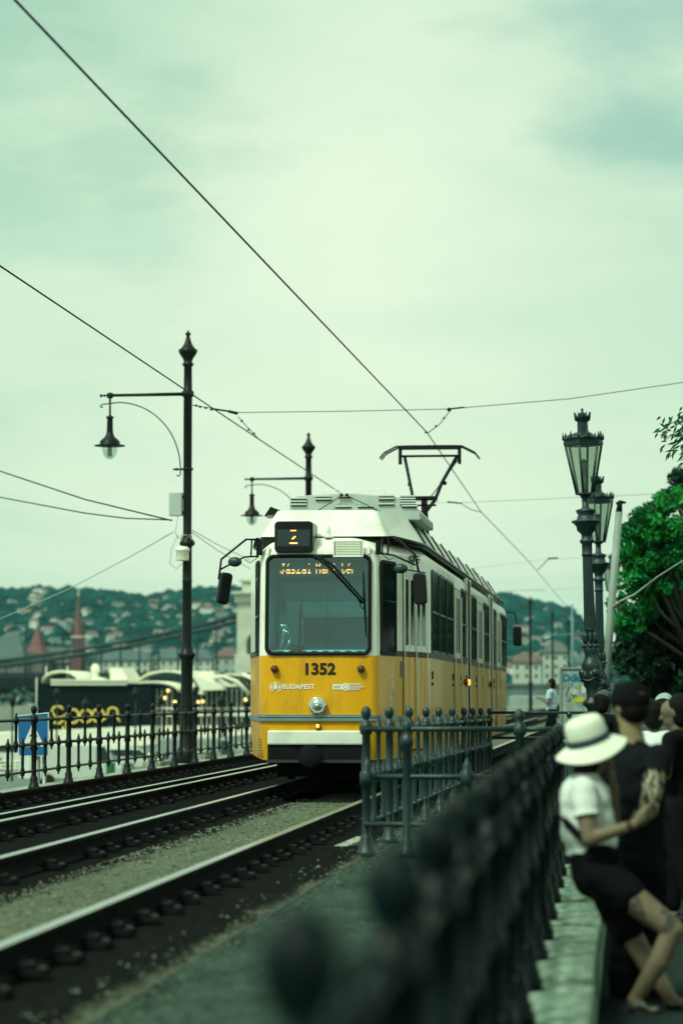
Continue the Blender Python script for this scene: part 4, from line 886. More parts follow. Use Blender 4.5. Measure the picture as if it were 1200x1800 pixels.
    return root
LANG = glassmat('lantern_pane', (.62, .70, .62), .14, .35)
def lamp_at(px_top, py_top, px_base, Y, label):
    t = P(px_top, py_top, Y); bx = P(px_base, 1240, Y).x; zb = WALK
    xb = bx + (bx - t.x) * (P(0, 1240, Y).z - zb) / (t.z - P(0, 1240, Y).z)
    h = math.hypot(t.z - zb, t.x - xb)
    return ornate_lamp(label, (xb, Y, zb), h, math.degrees(math.atan2(t.x - xb, t.z - zb)))
lamp_at(1023, 741, 1041, 38, 'ornate iron lamp post with crowned lantern, tallest and nearest of its row')
lamp_at(1049, 850, 1055, 47.5, 'ornate lamp post half hidden directly behind the nearest crowned lantern')
lamp_at(1074, 982, 1066, 86, 'ornate lantern lamp post behind the leaning grey pole')
lamp_at(1088, 1055, 1084, 116, 'small ornate lamp post between the leaning pole and the trees')
lamp_at(1111, 1105, 1109, 150, 'smallest ornate lamp post, in front of the dark tree foot')
# leaning pole with bracket, pale line tied to it
bp_, tp_ = P(1058, 1262, 52), P(1087, 900, 52)
bp_ = bp_ + (bp_ - tp_) * .27
pl = thing('leaning_pole', 'plain grey pole leaning to one side with a dark bracket on top', 'pole', bp_)
MB().tube([(0, 0, 0), tuple(tp_ - bp_)], [.088, .068], 12).build('shaft', M('grey_pole_paint', (.22, .28, .25), .5, 0, .15, 3), pl)
t_ = tp_ - bp_; MB().tube([t_, t_ + Vector((.015, 0, .13)), t_ + Vector((.02, 0, .17))], [.065, .05, .045], 8).tube([t_ + Vector((-.05, 0, .15)), t_ + Vector((.02, 0, .19)), t_ + Vector((.13, -.03, .175))], [.03, .04, .02], 8).build('bracket', BLK, pl)
mb = MB()
for f_ in (.18, .33, .50, .62): mb.tube([t_ * f_ + Vector((-.085, 0, 0)), t_ * f_ + Vector((.09, 0, 0))], .03, 8)
mb.build('clamp', IRONB, pl)
tag(MB().tube([P(1077, 1068, 52), P(1090, 1057, 51), P(1115, 1045, 50), P(1155, 1014, 48), P(1200, 985, 46)], [.03, .022, .02, .014, .008], 6).build('guy_line', WIREL), 'pale line running from the leaning pole into the leaves', 'cable')
# ---------------------------------------------------------------- crossing sign behind the river railing
SB = M('sign_blue', (.008, .11, .30), .4, 0, .05, 4); SW = M('sign_white', (.62, .68, .60), .4)
YS = 37.5
tl, tr, br, bl = P(30, 1258, YS), P(86, 1252, YS), P(86, 1329, YS), P(33, 1329, YS)
rt = thing('crossing_sign', 'square blue pedestrian crossing sign on a grey post behind the railing', 'sign', (0, 0, 0))
mb = MB(); mb.add([tl, tr, br, bl] + [p + Vector((0, .03, 0)) for p in (tl, tr, br, bl)], [(0, 1, 2, 3), (4, 7, 6, 5), (0, 4, 5, 1), (1, 5, 6, 2), (2, 6, 7, 3), (3, 7, 4, 0)]); mb.build('sign_rim', SW, rt)
def sq(u, v, d=.004): return tl.lerp(tr, u).lerp(bl.lerp(br, u), v) - Vector((0, d, 0))
mb = MB(); mb.add([sq(.03, .02), sq(.97, .02), sq(.97, .98), sq(.03, .98)], [(0, 1, 2, 3)]); mb.build('sign_face', SB, rt)
mb = MB(); mb.add([sq(.5, .19, .008), sq(.86, .78, .008), sq(.14, .78, .008)], [(0, 1, 2)]); mb.build('triangle', SW, rt)
mb = MB()
def sl(pts, w_=.012): mb.tube([sq(*p, .012) for p in pts], w_, 5)
mb.ball(sq(.52, .335, .012), (.024, .006, .026), 8); sl([(.52, .38), (.50, .55)], .022); sl([(.50, .55), (.44, .63), (.40, .74)]); sl([(.50, .55), (.57, .64), (.60, .74)]); sl([(.52, .42), (.44, .50), (.40, .52)], .009); sl([(.52, .42), (.58, .50), (.63, .53)], .009)
for u_ in (.27, .40, .53, .66): mb.add([sq(u_, .70, .010), sq(u_ + .05, .70, .010), sq(u_ + .08, .775, .010), sq(u_ + .02, .775, .010)], [(0, 1, 2, 3)])
mb.build('pictogram', DECK, rt)
pb_ = P(66, 1300, YS + .08); MB().tube([(pb_.x, YS + .08, -3.4), (pb_.x, YS + .08, tl.z - .02)], .045, 10).tube([(pb_.x + .1, YS + .1, -3.4), (pb_.x + .1, YS + .1, tl.z - .45)], .03, 8).build('sign_post', M('galvanised_post', (.25, .30, .28), .45, .4), rt)
# ---------------------------------------------------------------- notice board by the lamps
YB = 60; a_ = P(986, 1176, YB); b_ = P(1036, 1176, YB)
rt = thing('notice_board', 'pale notice board with blue graffiti and a yellow sticker behind the nearest lamp', 'board', (a_.x, YB, PATH))
wd = b_.x - a_.x; ht = a_.z - PATH
MB().bb(0, wd, 0, .08, .0, ht).build('panel', M('board_pale', (.33, .41, .37), .6, 0, .25, 9, dirt=((.10, .16, .15), .8, 6)), rt)
mb = MB(); mb.bb(-.05, 0, -.03, .1, -.3, ht + .04); mb.bb(wd, wd + .05, -.03, .1, -.3, ht + .04); mb.bb(0, wd, -.03, .1, ht, ht + .04); mb.build('frame', M('board_frame', (.26, .33, .31), .5), rt)
mb = MB(); text_on(mb, 'Ddko', .21, (wd * .42, -.006, ht - .2), (1, 0, 0), (0, 0, 1), bold=.012, shear=.1); mb.build('graffiti', M('graffiti_blue', (.02, .20, .32), .5), rt)
MB().bb(.26, .50, -.008, -.003, ht - .72, ht - .62).build('sticker', M('sticker_yellow', (.55, .55, .02), .5), rt)
MB().box((.30, -.006, ht - .5), (.14, .006, .12), Matrix.Rotation(R(14), 3, 'Y')).box((.5, -.006, ht - .45), (.13, .006, .16)).build('paper_note', M('paper', (.6, .62, .55), .7), rt)
mb = MB()
for i in range(9):
    x0_, z0_ = random.uniform(.05, .55), random.uniform(ht - .95, ht - .25); mb.tube([(x0_ + .05 * math.cos(t) * random.uniform(.6, 1.2), -.006, z0_ + .09 * math.sin(t * 1.3 + i)) for t in np.linspace(0, 5, 12)], .005, 4)
mb.build('scribble', M('scribble', (.10, .17, .16), .6), rt)
# ---------------------------------------------------------------- far bank: hills, houses, church, bridge
def smooth(t): t = min(1, max(0, t)); return t * t * (3 - 2 * t)
RPX = [-1300, -500, -100, 0, 60, 130, 200, 250, 300, 360, 400, 500, 700, 850, 895, 925, 965, 1000, 1015, 1040, 1080, 1150, 1300, 2000]
RPY = [1060, 1045, 1030, 1036, 1033, 1036, 1042, 1048, 1041, 1035, 1033, 1036, 1040, 1037, 1046, 1056, 1064, 1073, 1090, 1112, 1150, 1185, 1200, 1205]
HY0, HY1 = 1000., 2600.
from mathutils import noise as mnoise
def hill_z(px, t):
    ridge = EYE.z + (1220 - 11 - np.interp(px, RPX, RPY)) * HY1 / F
    Y = HY0 + (HY1 - HY0) * t
    z = -5 + (ridge + 5) * (smooth(t) * .55 + t * .45)
    z += 7 * mnoise.noise((px * .012, t * 5, 3.)) * min(1, t * 3) * (1 - smooth((t - .7) / .3)) + 2.2 * mnoise.noise((px * .06, t * 20, 1.)) * min(1, t * 3)
    return Y, z
def hill_pt(px, t): Y, z = hill_z(px, t); return Vector(((px - 1105) / F * Y, Y, z))
mb = MB(); NX, NT = 210, 60
pxs = np.linspace(-1300, 2000, NX)
for j in range(NT + 1):
    for px in pxs: mb.v.append(tuple(hill_pt(px, j / NT)))
for j in range(NT):
    for i in range(NX - 1): mb.f.append((j * NX + i, j * NX + i + 1, (j + 1) * NX + i + 1, (j + 1) * NX + i)); mb.m.append(0); mb.sm.append(True)
n0 = len(mb.v)
for px in pxs: p = hill_pt(px, 1); mb.v.append((p.x * 1.25, p.y * 1.25, -30))
for i in range(NX - 1): mb.f.append((NT * NX + i, NT * NX + i + 1, n0 + i + 1, n0 + i)); mb.m.append(0); mb.sm.append(True)
HILLM = M('hill_woodland', (.005, .044, .045), .95, 0, .55, .018, 0, detail=10)
hill = struct(mb.build('hills', HILLM)); 
# woodland crowns over the slopes
LEAFD = [M('woodland_leaf_dark', (.003, .030, .032), .9, 0, .4, .2, spec=.05), M('woodland_leaf_light', (.006, .056, .052), .9, 0, .4, .2, spec=.05)]
ico = bmesh.new(); bmesh.ops.create_icosphere(ico, subdivisions=1, radius=1); iv = [v.co.copy() for v in ico.verts]; iF = [tuple(v.index for v in f.verts) for f in ico.faces]; ico.free()
mb = MB()
for i in range(5200):
    px = random.uniform(-60, 470) if random.random() < .72 else random.uniform(880, 1110); t = random.random() ** .8 * .99
    p = hill_pt(px, t); s = random.uniform(3.5, 8.5); q = [random.uniform(.7, 1.3) for _ in range(3)]
    mb.add([(p.x + v.x * s * q[0] * random.uniform(.8, 1.2), p.y + v.y * s, p.z + s * .3 + v.z * s * .75 * q[2]) for v in iv], iF, 0 if random.random() < .6 else 1)
tag(mb.build('woodland', LEAFD, recalc=False), 'dark green woodland covering the hills across the river', 'woodland', kind='stuff')
# hillside houses
HW = [M('house_wall_%d' % i, c_, .8, 0, .1, .3) for i, c_ in enumerate(((.58, .66, .58), (.50, .57, .51), (.62, .62, .52), (.40, .50, .47), (.50, .44, .42), (.70, .75, .68)))]
HR = [M('house_roof_%d' % i, c_, .8, 0, .2, .5) for i, c_ in enumerate(((.13, .085, .078), (.09, .10, .095), (.17, .14, .125), (.07, .11, .11)))]
HG = M('house_window_dark', (.03, .05, .055), .2)
def house_mesh(w_, d_, h_, rh):
    mb = MB(); mb.bb(-w_ / 2, w_ / 2, -d_ / 2, d_ / 2, -3, h_, 0)
    mb.add([(-w_ / 2 - .4, -d_ / 2 - .4, h_), (w_ / 2 + .4, -d_ / 2 - .4, h_), (w_ / 2 + .4, d_ / 2 + .4, h_), (-w_ / 2 - .4, d_ / 2 + .4, h_), (-w_ / 2 + rh * .2, 0, h_ + rh), (w_ / 2 - rh * .2, 0, h_ + rh)], [(0, 1, 5, 4), (2, 3, 4, 5), (0, 4, 3), (1, 2, 5), (0, 3, 2, 1)], 1)
    nw = max(2, int(w_ / 2.6)); ns = max(1, int(h_ / 3))
    for f_ in range(ns):
        for k in range(nw):
            x = -w_ / 2 + w_ * (k + .5) / nw; z = h_ - 2.0 - 2.9 * f_
            mb.add([(x - .5, -d_ / 2 - .03, z - .7), (x + .5, -d_ / 2 - .03, z - .7), (x + .5, -d_ / 2 - .03, z + .7), (x - .5, -d_ / 2 - .03, z + .7)], [(0, 1, 2, 3)], 2)
    return mb
protos = []
for i in range(14):
    w_ = random.uniform(6, 12); h_ = random.choice((4, 5, 6, 6)); o = house_mesh(w_, random.uniform(7, 10), h_, random.uniform(1.2, 3.4)).build('hillside_house', [random.choice(HW), random.choice(HR), HG], recalc=False)
    tag(o, 'small pale house among the trees on the hillside across the river', 'house', 'pale houses on the hillside'); protos.append(o)
cnt = 0; used = []
clusters = [(20, .35), (45, .5), (90, .42), (75, .62), (130, .3), (165, .45), (205, .55), (200, .36), (255, .48), (300, .4), (340, .55), (390, .4), (395, .6), (30, .2), (110, .18), (180, .2), (250, .25), (340, .25), (920, .45), (960, .5), (990, .35), (910, .25), (960, .3), (1015, .3), (1020, .45), (60, .75), (270, .7), (420, .3), (930, .18), (985, .2)]
for i in range(600):
    if cnt >= 210: break
    if random.random() < .66: c_ = random.choice(clusters); px = random.gauss(c_[0], 15); t = random.gauss(c_[1], .045)
    else: px = random.uniform(0, 440) if random.random() < .75 else random.uniform(898, 1040); t = random.uniform(.03, .74)
    if not (-10 < px < 445 or 895 < px < 1050) or t < .02 or t > .82: continue
    p = hill_pt(px, t)
    if any((p - q).length < 12 for q in used): continue
    used.append(p); o = protos[cnt] if cnt < len(protos) else None
    if o is None: s_ = random.choice(protos); o = s_.copy(); COL.objects.link(o)
    o.location = p + Vector((0, -4, 3.0)); o.rotation_euler.z = random.uniform(-.5, .5); k = random.uniform(.5, .85); o.scale = (k, k, k); cnt += 1
# riverside blocks along the far bank
RB = [M('block_wall_%d' % i, c_, .8, 0, .12, .15) for i, c_ in enumerate(((.38, .44, .38), (.28, .35, .32), (.12, .12, .115), (.42, .47, .40)))]
def block(px0, px1, Y, ytop, ybot, wm, rm, label, roof_h=4.):
    a, b = P(px0, ytop, Y), P(px1, ybot, Y); w_ = b.x - a.x; h_ = a.z - b.z; root = thing('riverside_building', label, 'building', (a.x, Y, b.z), 0, 'buildings on the far bank')
    wl = MB().bb(0, w_, 0, 14, -6, h_).build('wall', wm, root)
    ns = max(2, int(h_ / 2.6)); nw = max(3, int(w_ / 2.6)); wm0 = None
    for f_ in range(ns):
        for k in range(nw):
            x = w_ * (k + .5) / nw; z = h_ * (f_ + .5) / ns
            if wm0 is None: wm0 = MB().bb(-.45, .45, -.06, .2, -.7, .7).build('window', HG, root); q_ = wm0
            else: q_ = wm0.copy(); COL.objects.link(q_); q_.parent = root
            q_.location = (x, 0, z)
    mb = MB(); mb.bb(-.5, w_ + .5, -.5, 14.5, h_, h_ + .5)
    if roof_h: mb.add([(-.4, -.4, h_ + .5), (w_ + .4, -.4, h_ + .5), (w_ + .4, 14.4, h_ + .5), (-.4, 14.4, h_ + .5), (3, 7, h_ + roof_h), (w_ - 3, 7, h_ + roof_h)], [(0, 1, 5, 4), (2, 3, 4, 5), (0, 4, 3), (1, 2, 5), (0, 3, 2, 1)])
    mb.build('roof', rm, root)
block(-30, 42, 960, 1163, 1196, RB[2], HR[3], 'low dark building beside the pyramid-roofed hall', 9)
block(152, 262, 980, 1162, 1186, RB[0], HR[3], 'long pale building with rows of windows beside the spired church')
block(268, 372, 985, 1160, 1186, RB[3], HR[3], 'long pale building seen past the near wire pole')
block(376, 420, 985, 1156, 1188, RB[1], HR[0], 'pale building close to the stone bridge tower')
block(900, 950, 940, 1166, 1196, RB[3], HR[0], 'pale building on the far bank just behind the tram end')
block(953, 1000, 930, 1148, 1196, RB[0], HR[1], 'taller pale building behind the walking person')
block(1003, 1060, 930, 1168, 1198, RB[3], HR[3], 'pale low building behind the ornate lamp pedestal')
block(60, 120, 990, 1166, 1192, RB[2], HR[1], 'dull brick nave between the pyramid roof and the spire', 6)
# church with brick spire
YC = 975; BRK = M('spire_brick', (.14, .06, .06), .8, 0, .2, .4); BRK2 = M('spire_roof_tile', (.15, .065, .065), .7, 0, .25, .8); STN = M('church_stone', (.50, .50, .43), .8)
p = P(137, 1196, YC); root = thing('church', 'red brick church tower with a tall pointed spire', 'church', p)
sc_ = YC / F
mb = MB(); mb.bb(-10 * sc_, 10 * sc_, -2, 3, 0, 54 * sc_, 0); mb.bb(-11 * sc_, 11 * sc_, -2.3, 3.3, 53 * sc_, 56 * sc_, 1); mb.bb(-11 * sc_, 11 * sc_, -2.3, 3.3, 76 * sc_, 79 * sc_, 1); mb.bb(-10 * sc_, 10 * sc_, -2, 3, 56 * sc_, 77 * sc_, 0); mb.build('tower', [BRK, STN], root)
mb = MB()
for x in (-5, 4): mb.prism([(-2.2 * sc_, 0), (2.2 * sc_, 0), (2.2 * sc_, 13 * sc_), (0, 16 * sc_), (-2.2 * sc_, 13 * sc_)], (x * sc_, -2.05, 58 * sc_), (1, 0, 0), (0, 0, 1), (0, .3, 0))
mb.build('belfry_opening', HG, root)
mb = MB(); mb.lathe([(9.5 * sc_, 79 * sc_), (7 * sc_, 92 * sc_), (4.2 * sc_, 122 * sc_), (1.4 * sc_, 147 * sc_), (.6 * sc_, 150 * sc_)], (0, .5, 0), 8, smooth=False); sp = mb.build('spire', BRK2, root)
mb = MB()
for x in (-9.5, 9.5): mb.lathe([(2.4 * sc_, 79 * sc_), (2.0 * sc_, 90 * sc_), (.1, 100 * sc_)], (x * sc_, -1, 0), 6)
mb.build('pinnacle', BRK, root)
MB().lathe([(.25, 149 * sc_), (.5, 153 * sc_), (.2, 156 * sc_), (.12, 166 * sc_)], (0, .5, 0), 6).build('finial', STN, sp)
p = P(60, 1196, YC + 8); root = thing('hall_church', 'red pyramid-roofed hall church below the spire', 'church', p); sc_ = (YC + 8) / F
MB().bb(-20 * sc_, 24 * sc_, 0, 8, 0, 50 * sc_).build('wall', RB[2], root)
MB().lathe([(26 * sc_, 47 * sc_), (15 * sc_, 62 * sc_), (2.0 * sc_, 93 * sc_), (.3, 97 * sc_), (.15, 108 * sc_)], (2 * sc_, 4, 0), 4, smooth=False, ph=R(30)).build('roof', BRK2, root)
# dark conifer and riverside tree clumps
# ---------------------------------------------------------------- stone bridge tower, chains and deck
YT = 610; s_ = YT / F; BST = M('bridge_stone', (.52, .54, .44), .8, 0, .12, .25, dirt=((.3, .32, .27), .5, .3))
p = P(440, 1222, YT); root = thing('chain_bridge', 'stone chain bridge tower with dark chains and deck crossing the river', 'bridge', p)
mb = MB(); mb.bb(-26 * s_, 26 * s_, -2, 6, -30 * s_, 72 * s_, 0); mb.bb(-30 * s_, 30 * s_, -2.6, 6.6, 8 * s_, 20 * s_, 0); mb.bb(-28 * s_, 28 * s_, -2.3, 6.3, 20 * s_, 36 * s_, 0)
mb.bb(-22.5 * s_, 22.5 * s_, -1.6, 5.6, 72 * s_, 166 * s_, 0); mb.bb(-24 * s_, 24 * s_, -1.9, 5.9, 166 * s_, 171 * s_, 0); mb.bb(-27 * s_, 27 * s_, -2.4, 6.4, 171 * s_, 178 * s_, 0); mb.bb(-31 * s_, 31 * s_, -3, 7, 178 * s_, 183 * s_, 0); mb.bb(-14 * s_, 14 * s_, -1, 5, 183 * s_, 200 * s_, 0); mb.bb(-19 * s_, 19 * s_, -1.5, 5.5, 200 * s_, 205 * s_, 0)
for k in range(9): mb.bb((-24 + 6 * k - 1.6) * s_, (-24 + 6 * k + 1.6) * s_, -2.5, -1.9, 163 * s_, 171 * s_, 0)
mb.build('tower', BST, root, bevel=.15)
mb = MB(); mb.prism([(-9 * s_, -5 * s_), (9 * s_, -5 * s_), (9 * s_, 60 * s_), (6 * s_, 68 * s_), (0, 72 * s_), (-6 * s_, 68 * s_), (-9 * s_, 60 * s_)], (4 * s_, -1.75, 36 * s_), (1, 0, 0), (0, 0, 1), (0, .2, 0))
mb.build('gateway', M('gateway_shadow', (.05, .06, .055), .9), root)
mb = MB()
for k in range(3): MB().bb((-18 + 14 * k) * s_, (-12 + 14 * k) * s_, -2.75, -2.2, 12 * s_, 18 * s_).build('window', HG, root)
CH = M('bridge_iron', (.010, .028, .030), .6, 0, .2, 1)
zt, xm, zm = 147 * s_, -101, 42 * s_
mb = MB(); ch = []
for k in range(33):
    x = -20 * s_ + (xm * 2 + 40 * s_) * k / 32; u_ = (x - xm) / (-xm); ch.append((x, 2, zm + (zt - zm) * u_ * u_))
for off in (-1.3, .0): mb.tube([(x, y, z + off) for x, y, z in ch], .45, 6)
mb.tube([(x, y + 9, z - .6) for x, y, z in ch], .36, 6); mb.build('chain', CH, root)
dz = 33 * s_
for k in range(44):
    x = -8 - 4.4 * k
    u_ = (x - xm) / (-xm)
    if abs(u_) > 1: continue
    z = zm + (zt - zm) * u_ * u_; MB().tube([(x, 2, z), (x, 2, dz)], .22, 5).build('hanger', CH, root)
mb = MB(); mb.bb(xm * 2, 25 * s_, -1, 11, dz - 3.2, dz - .4); mb.bb(xm * 2, 25 * s_, -1.2, -.9, dz - .4, dz + .9)
for k in range(100): mb.bb(xm * 2 + 2.06 * k, xm * 2 + 2.06 * k + .25, -1.4, -1.2, dz - 3.2, dz + .9)
mb.build('deck', CH, root)
# ---------------------------------------------------------------- boats and quay in front of them
YBt = 300; s_ = YBt / F; HULD = M('ship_dark_paint', (.005, .009, .012), .6, 0, .25, .4, spec=.05); SHW = M('ship_white', (.80, .80, .66), .5, 0, .06, .4); CAN = M('canopy_cream', (.80, .80, .63), .6, 0, .08, .5); DKI = M('deckhouse_dark', (.014, .022, .024), .6, 0, .4, .5, spec=.08)
p = P(165, 1330, YBt); root = thing('restaurant_ship', 'dark restaurant ship with yellow lettering and a white hull band', 'ship', p)
Z = lambda y: (1330 - y) * s_
X = lambda x: (x - 165) * s_
mb = MB(); mb.bb(X(66), X(272), -1, 14, Z(1296), Z(1203)); mb.bb(X(66), X(272), -1.1, -.9, Z(1204), Z(1200)); mb.build('deckhouse', HULD, root)
mb = MB(); mb.prism([(X(-60), Z(1290)), (X(276), Z(1275)), (X(284), Z(1318)), (X(270), Z(1345)), (X(-60), Z(1345))], (0, -2, 0), (1, 0, 0), (0, 0, 1), (0, 17, 0)); mb.build('hull', SHW, root, bevel=.1)
mb = MB(); mb.bb(X(92), X(228), -1.5, 12, Z(1203), Z(1193)); mb.bb(X(92), X(228), -1.7, -1.5, Z(1196), Z(1193)); mb.prism([(X(195), Z(1193)), (X(226), Z(1193)), (X(214), Z(1172)), (X(192), Z(1172))], (0, 0, 0), (1, 0, 0), (0, 0, 1), (0, 8, 0)); mb.build('upper_deck', SHW, root)
def arch(x0, x1, yb, yt, dep, y0=0., th=.25):
    m_ = MB(); pts = []; N_ = 14
    for k in range(N_ + 1): w_ = PI * k / N_; pts.append((X((x0 + x1) / 2) - X_(x1 - x0) / 2 * math.cos(w_), Z(yb) + (Z(yt) - Z(yb)) * math.sin(w_)))
    inn = [(x, z - th) for x, z in pts]
    vs = [(x, y0, z) for x, z in pts] + [(x, y0, z) for x, z in inn] + [(x, y0 + dep, z) for x, z in pts] + [(x, y0 + dep, z) for x, z in inn]
    n_ = N_ + 1; fs = []
    for k in range(N_): fs += [(k, k + 1, 2 * n_ + k + 1, 2 * n_ + k), (n_ + k, n_ + k + 1, 3 * n_ + k + 1, 3 * n_ + k), (k, k + 1, n_ + k + 1, n_ + k), (2 * n_ + k, 2 * n_ + k + 1, 3 * n_ + k + 1, 3 * n_ + k)]
    return m_.add(vs, fs, 0, True)
X_ = lambda d: d * s_
a1 = arch(74, 140, 1196, 1177, 14, -1); a1.build('arched_canopy', CAN, root)
mb = MB(); mb.lathe([(.5, 0), (.5, 1.0), (.28, 1.1), (.28, 1.6), (.5, 1.8), (.52, 2.3), (.3, 2.6), (.05, 2.7)], (X(161), 2, Z(1208)), 12); mb.bb(X(150), X(157), 1, 3, Z(1200), Z(1192)); mb.bb(X(168), X(178), 1, 3, Z(1200), Z(1190)); mb.lathe([(.35, 0), (.35, 1.2)], (X(190), 3, Z(1195)), 8); mb.build('ventilator', SHW, root)
mb = MB(); mb.tube([(X(78), 0, Z(1200)), (X(78), 0, Z(1170))], .06, 5); mb.tube([(X(117), 0, Z(1190)), (X(117), 0, Z(1170))], .06, 5); mb.tube([(X(65), -1.2, Z(1296)), (X(65), -1.2, Z(1190))], .06, 5); mb.build('mast', SHW, root)
# yellow script lettering
def stroke(pts, w_): mb.tube([(X(x), -1.35, Z(y)) for x, y in pts], w_, 6)
def circ(cx, cy, rx, ry, a0, a1, n_=16): return [(cx + rx * math.cos(R(a0 + (a1 - a0) * k / n_)), cy - ry * math.sin(R(a0 + (a1 - a0) * k / n_))) for k in range(n_ + 1)]
mb = MB(); lw = .10
stroke(circ(104, 1249, 10, 8.5, 20, 200, 12) + [(98, 1257), (106, 1261)] + circ(104, 1265, 9, 6, 40, -140, 12)[1:] + [(94, 1267)], lw)
stroke([(108, 1262), (119, 1254), (120, 1270)] + circ(118, 1282, 4, 9, 60, -220, 12), lw); stroke(circ(132, 1258, 10, 12, 170, -150, 18), lw)
stroke(circ(155, 1258, 11, 11, 150, 510, 24), lw); stroke(circ(177, 1257, 11, 11, 150, 510, 24), lw)
stroke([(188, 1264), (193, 1256), (195, 1250)] + circ(203, 1251, 9, 8, 170, 20, 12) + [(212, 1262), (216, 1268)], lw)
mb.build('lettering', M('sign_yellow', (.62, .52, .10), .5, 0, 0, emit=((.8, .65, .12), .25)), root)
mb = MB()
for i, t_ in enumerate('BAR'): text_on(mb, t_, .75, (X(170 + 14 * i), -1.06, Z(1279)), (1, 0, 0), (0, 0, 1))
mb.build('small_lettering', M('letter_grey', (.06, .085, .085), .5), root)
# pavilion boats with arched roofs
def pav(label, px0, px1, roofs, lights):
    root = thing('pavilion_boat', label, 'boat', p, 0, 'moored pavilion boats')
    mb = MB(); mb.bb(X(px0), X(px1), 0, 10, Z(1330), Z(1275), 0); mb.build('hull', SHW, root)
    mb = MB(); mb.bb(X(px0 + 3), X(px1 - 3), .5, 9, Z(1275), Z(1206), 0)
    wl = mb.build('deckhouse', DKI, root)
    mb = MB(); k = 0; x = px0 + 6
    while x < px1 - 8: mb.bb(X(x), X(x + .8), .3, .5, Z(1275), Z(1210)); x += 9
    mb.bb(X(px0 + 3), X(px1 - 3), .2, .5, Z(1246), Z(1243)); mb.bb(X(px0 + 3), X(px1 - 3), .25, .5, Z(1258), Z(1252)); mb.build('deck_rail', SHW, root)
    for q in roofs: arch(*q).build('arched_roof', CAN, root)
    for lx, ly in lights: MB().ball((X(lx), -.2, Z(ly)), .17, 8).build('lamp', BULB, wl)
    return root
pav('pavilion boat with low arched roof partly behind the dark ship', 226, 316, [(226, 318, 1212, 1196, 9, -.5), (226, 330, 1200, 1176, 4, 6, .2)], [(299, 1213), (293, 1226), (311, 1233), (334, 1232)])
r_ = pav('pale pavilion boat under sloping cream roofs right of the near wire pole', 333, 404, [], [(353, 1233), (361, 1232)])
def slope(pts, name='sloping_roof'):
    q = [(X(x), -1.5, Z(y)) for x, y in pts]; MB().add(q + [(a + .6, b + 11, c - .1) for a, b, c in q], [(0, 1, 2, 3), (7, 6, 5, 4), (0, 4, 5, 1), (1, 5, 6, 2), (2, 6, 7, 3), (3, 7, 4, 0)]).build(name, CAN, r_)
slope([(330, 1181), (356, 1188), (402, 1211), (362, 1213)]); slope([(322, 1176), (340, 1180), (366, 1219), (352, 1219)])
mb = MB(); mb.bb(X(349), X(376), 2, 6, Z(1200), Z(1178)); mb.build('cabin', SHW, r_)
r_ = pav('pavilion boat with ribbed arched roof beside the tram', 396, 470, [], [(437, 1229)])
for k in range(6):
    pts = [(380 + 6 * k, 1187 - k), (400 + 6 * k, 1185 - k), (424 + 5 * k, 1194 + 1.0 * k), (446 + 4 * k, 1216 + 2 * k)]
    mb = MB(); mb.tube([(X(x), -1 + 1.6 * k, Z(y + 3)) for x, y in pts], .22, 5); mb.build('roof_rib', DKI if k % 2 else CAN, r_)
pts = [(400, 1182), (430, 1184), (455, 1194), (475, 1212)]
for k in range(3):
    (x0, y0), (x1, y1) = pts[k], pts[k + 1]; MB().add([(X(x0), 0, Z(y0)), (X(x1), 0, Z(y1)), (X(x1), 10, Z(y1)), (X(x0), 10, Z(y0)), (X(x0), 0, Z(y0 + 3)), (X(x1), 0, Z(y1 + 3)), (X(x1), 10, Z(y1 + 3)), (X(x0), 10, Z(y0 + 3))], [(0, 1, 2, 3), (4, 7, 6, 5), (0, 4, 5, 1), (3, 2, 6, 7)]).build('roof_panel', CAN, r_)
# long dark barge behind
p2 = P(20, 1252, 420); q_ = 420 / F; root = thing('moored_barge', 'long dark barge moored under the bridge', 'barge', p2)
MB().prism([(-130 * q_, 10 * q_), (70 * q_, 10 * q_), (78 * q_, 42 * q_), (-130 * q_, 42 * q_)], (0, 0, 0), (1, 0, 0), (0, 0, 1), (0, 10, 0)).build('hull', HULD, root)
MB().bb(-130 * q_, 60 * q_, 1, 8, 42 * q_, 58 * q_).build('deckhouse', DKI, root)
# riverside willows in front of it
def leafy(mb, c, rad, n_, s, mi=0, flat=.8):
    c = Vector(c); rad = Vector(rad)
    for i in range(n_):
        while True:
            v = Vector((random.uniform(-1, 1), random.uniform(-1, 1), random.uniform(-1, 1)))
            if .35 < v.length < 1: break
        q = c + Vector((v.x * rad.x, v.y * rad.y, v.z * rad.z)); a = Vector((random.gauss(0, 1), random.gauss(0, 1), random.gauss(0, 1))).normalized(); b = a.cross(Vector((random.gauss(0, 1), random.gauss(0, 1), random.gauss(0, 1)))).normalized(); k = s * random.uniform(.6, 1.4)
        o = len(mb.v); mb.v += [tuple(q - a * k), tuple(q + b * k * .45), tuple(q + a * k), tuple(q - b * k * .45)]; mb.f.append((o, o + 1, o + 2, o + 3)); mb.m.append(mi); mb.sm.append(False)
BUSHM = [M('bush_leaf', (.06, .14, .11), .8, 0, .4, 1), M('bush_leaf_pale', (.22, .33, .28), .8, 0, .3, 1)]
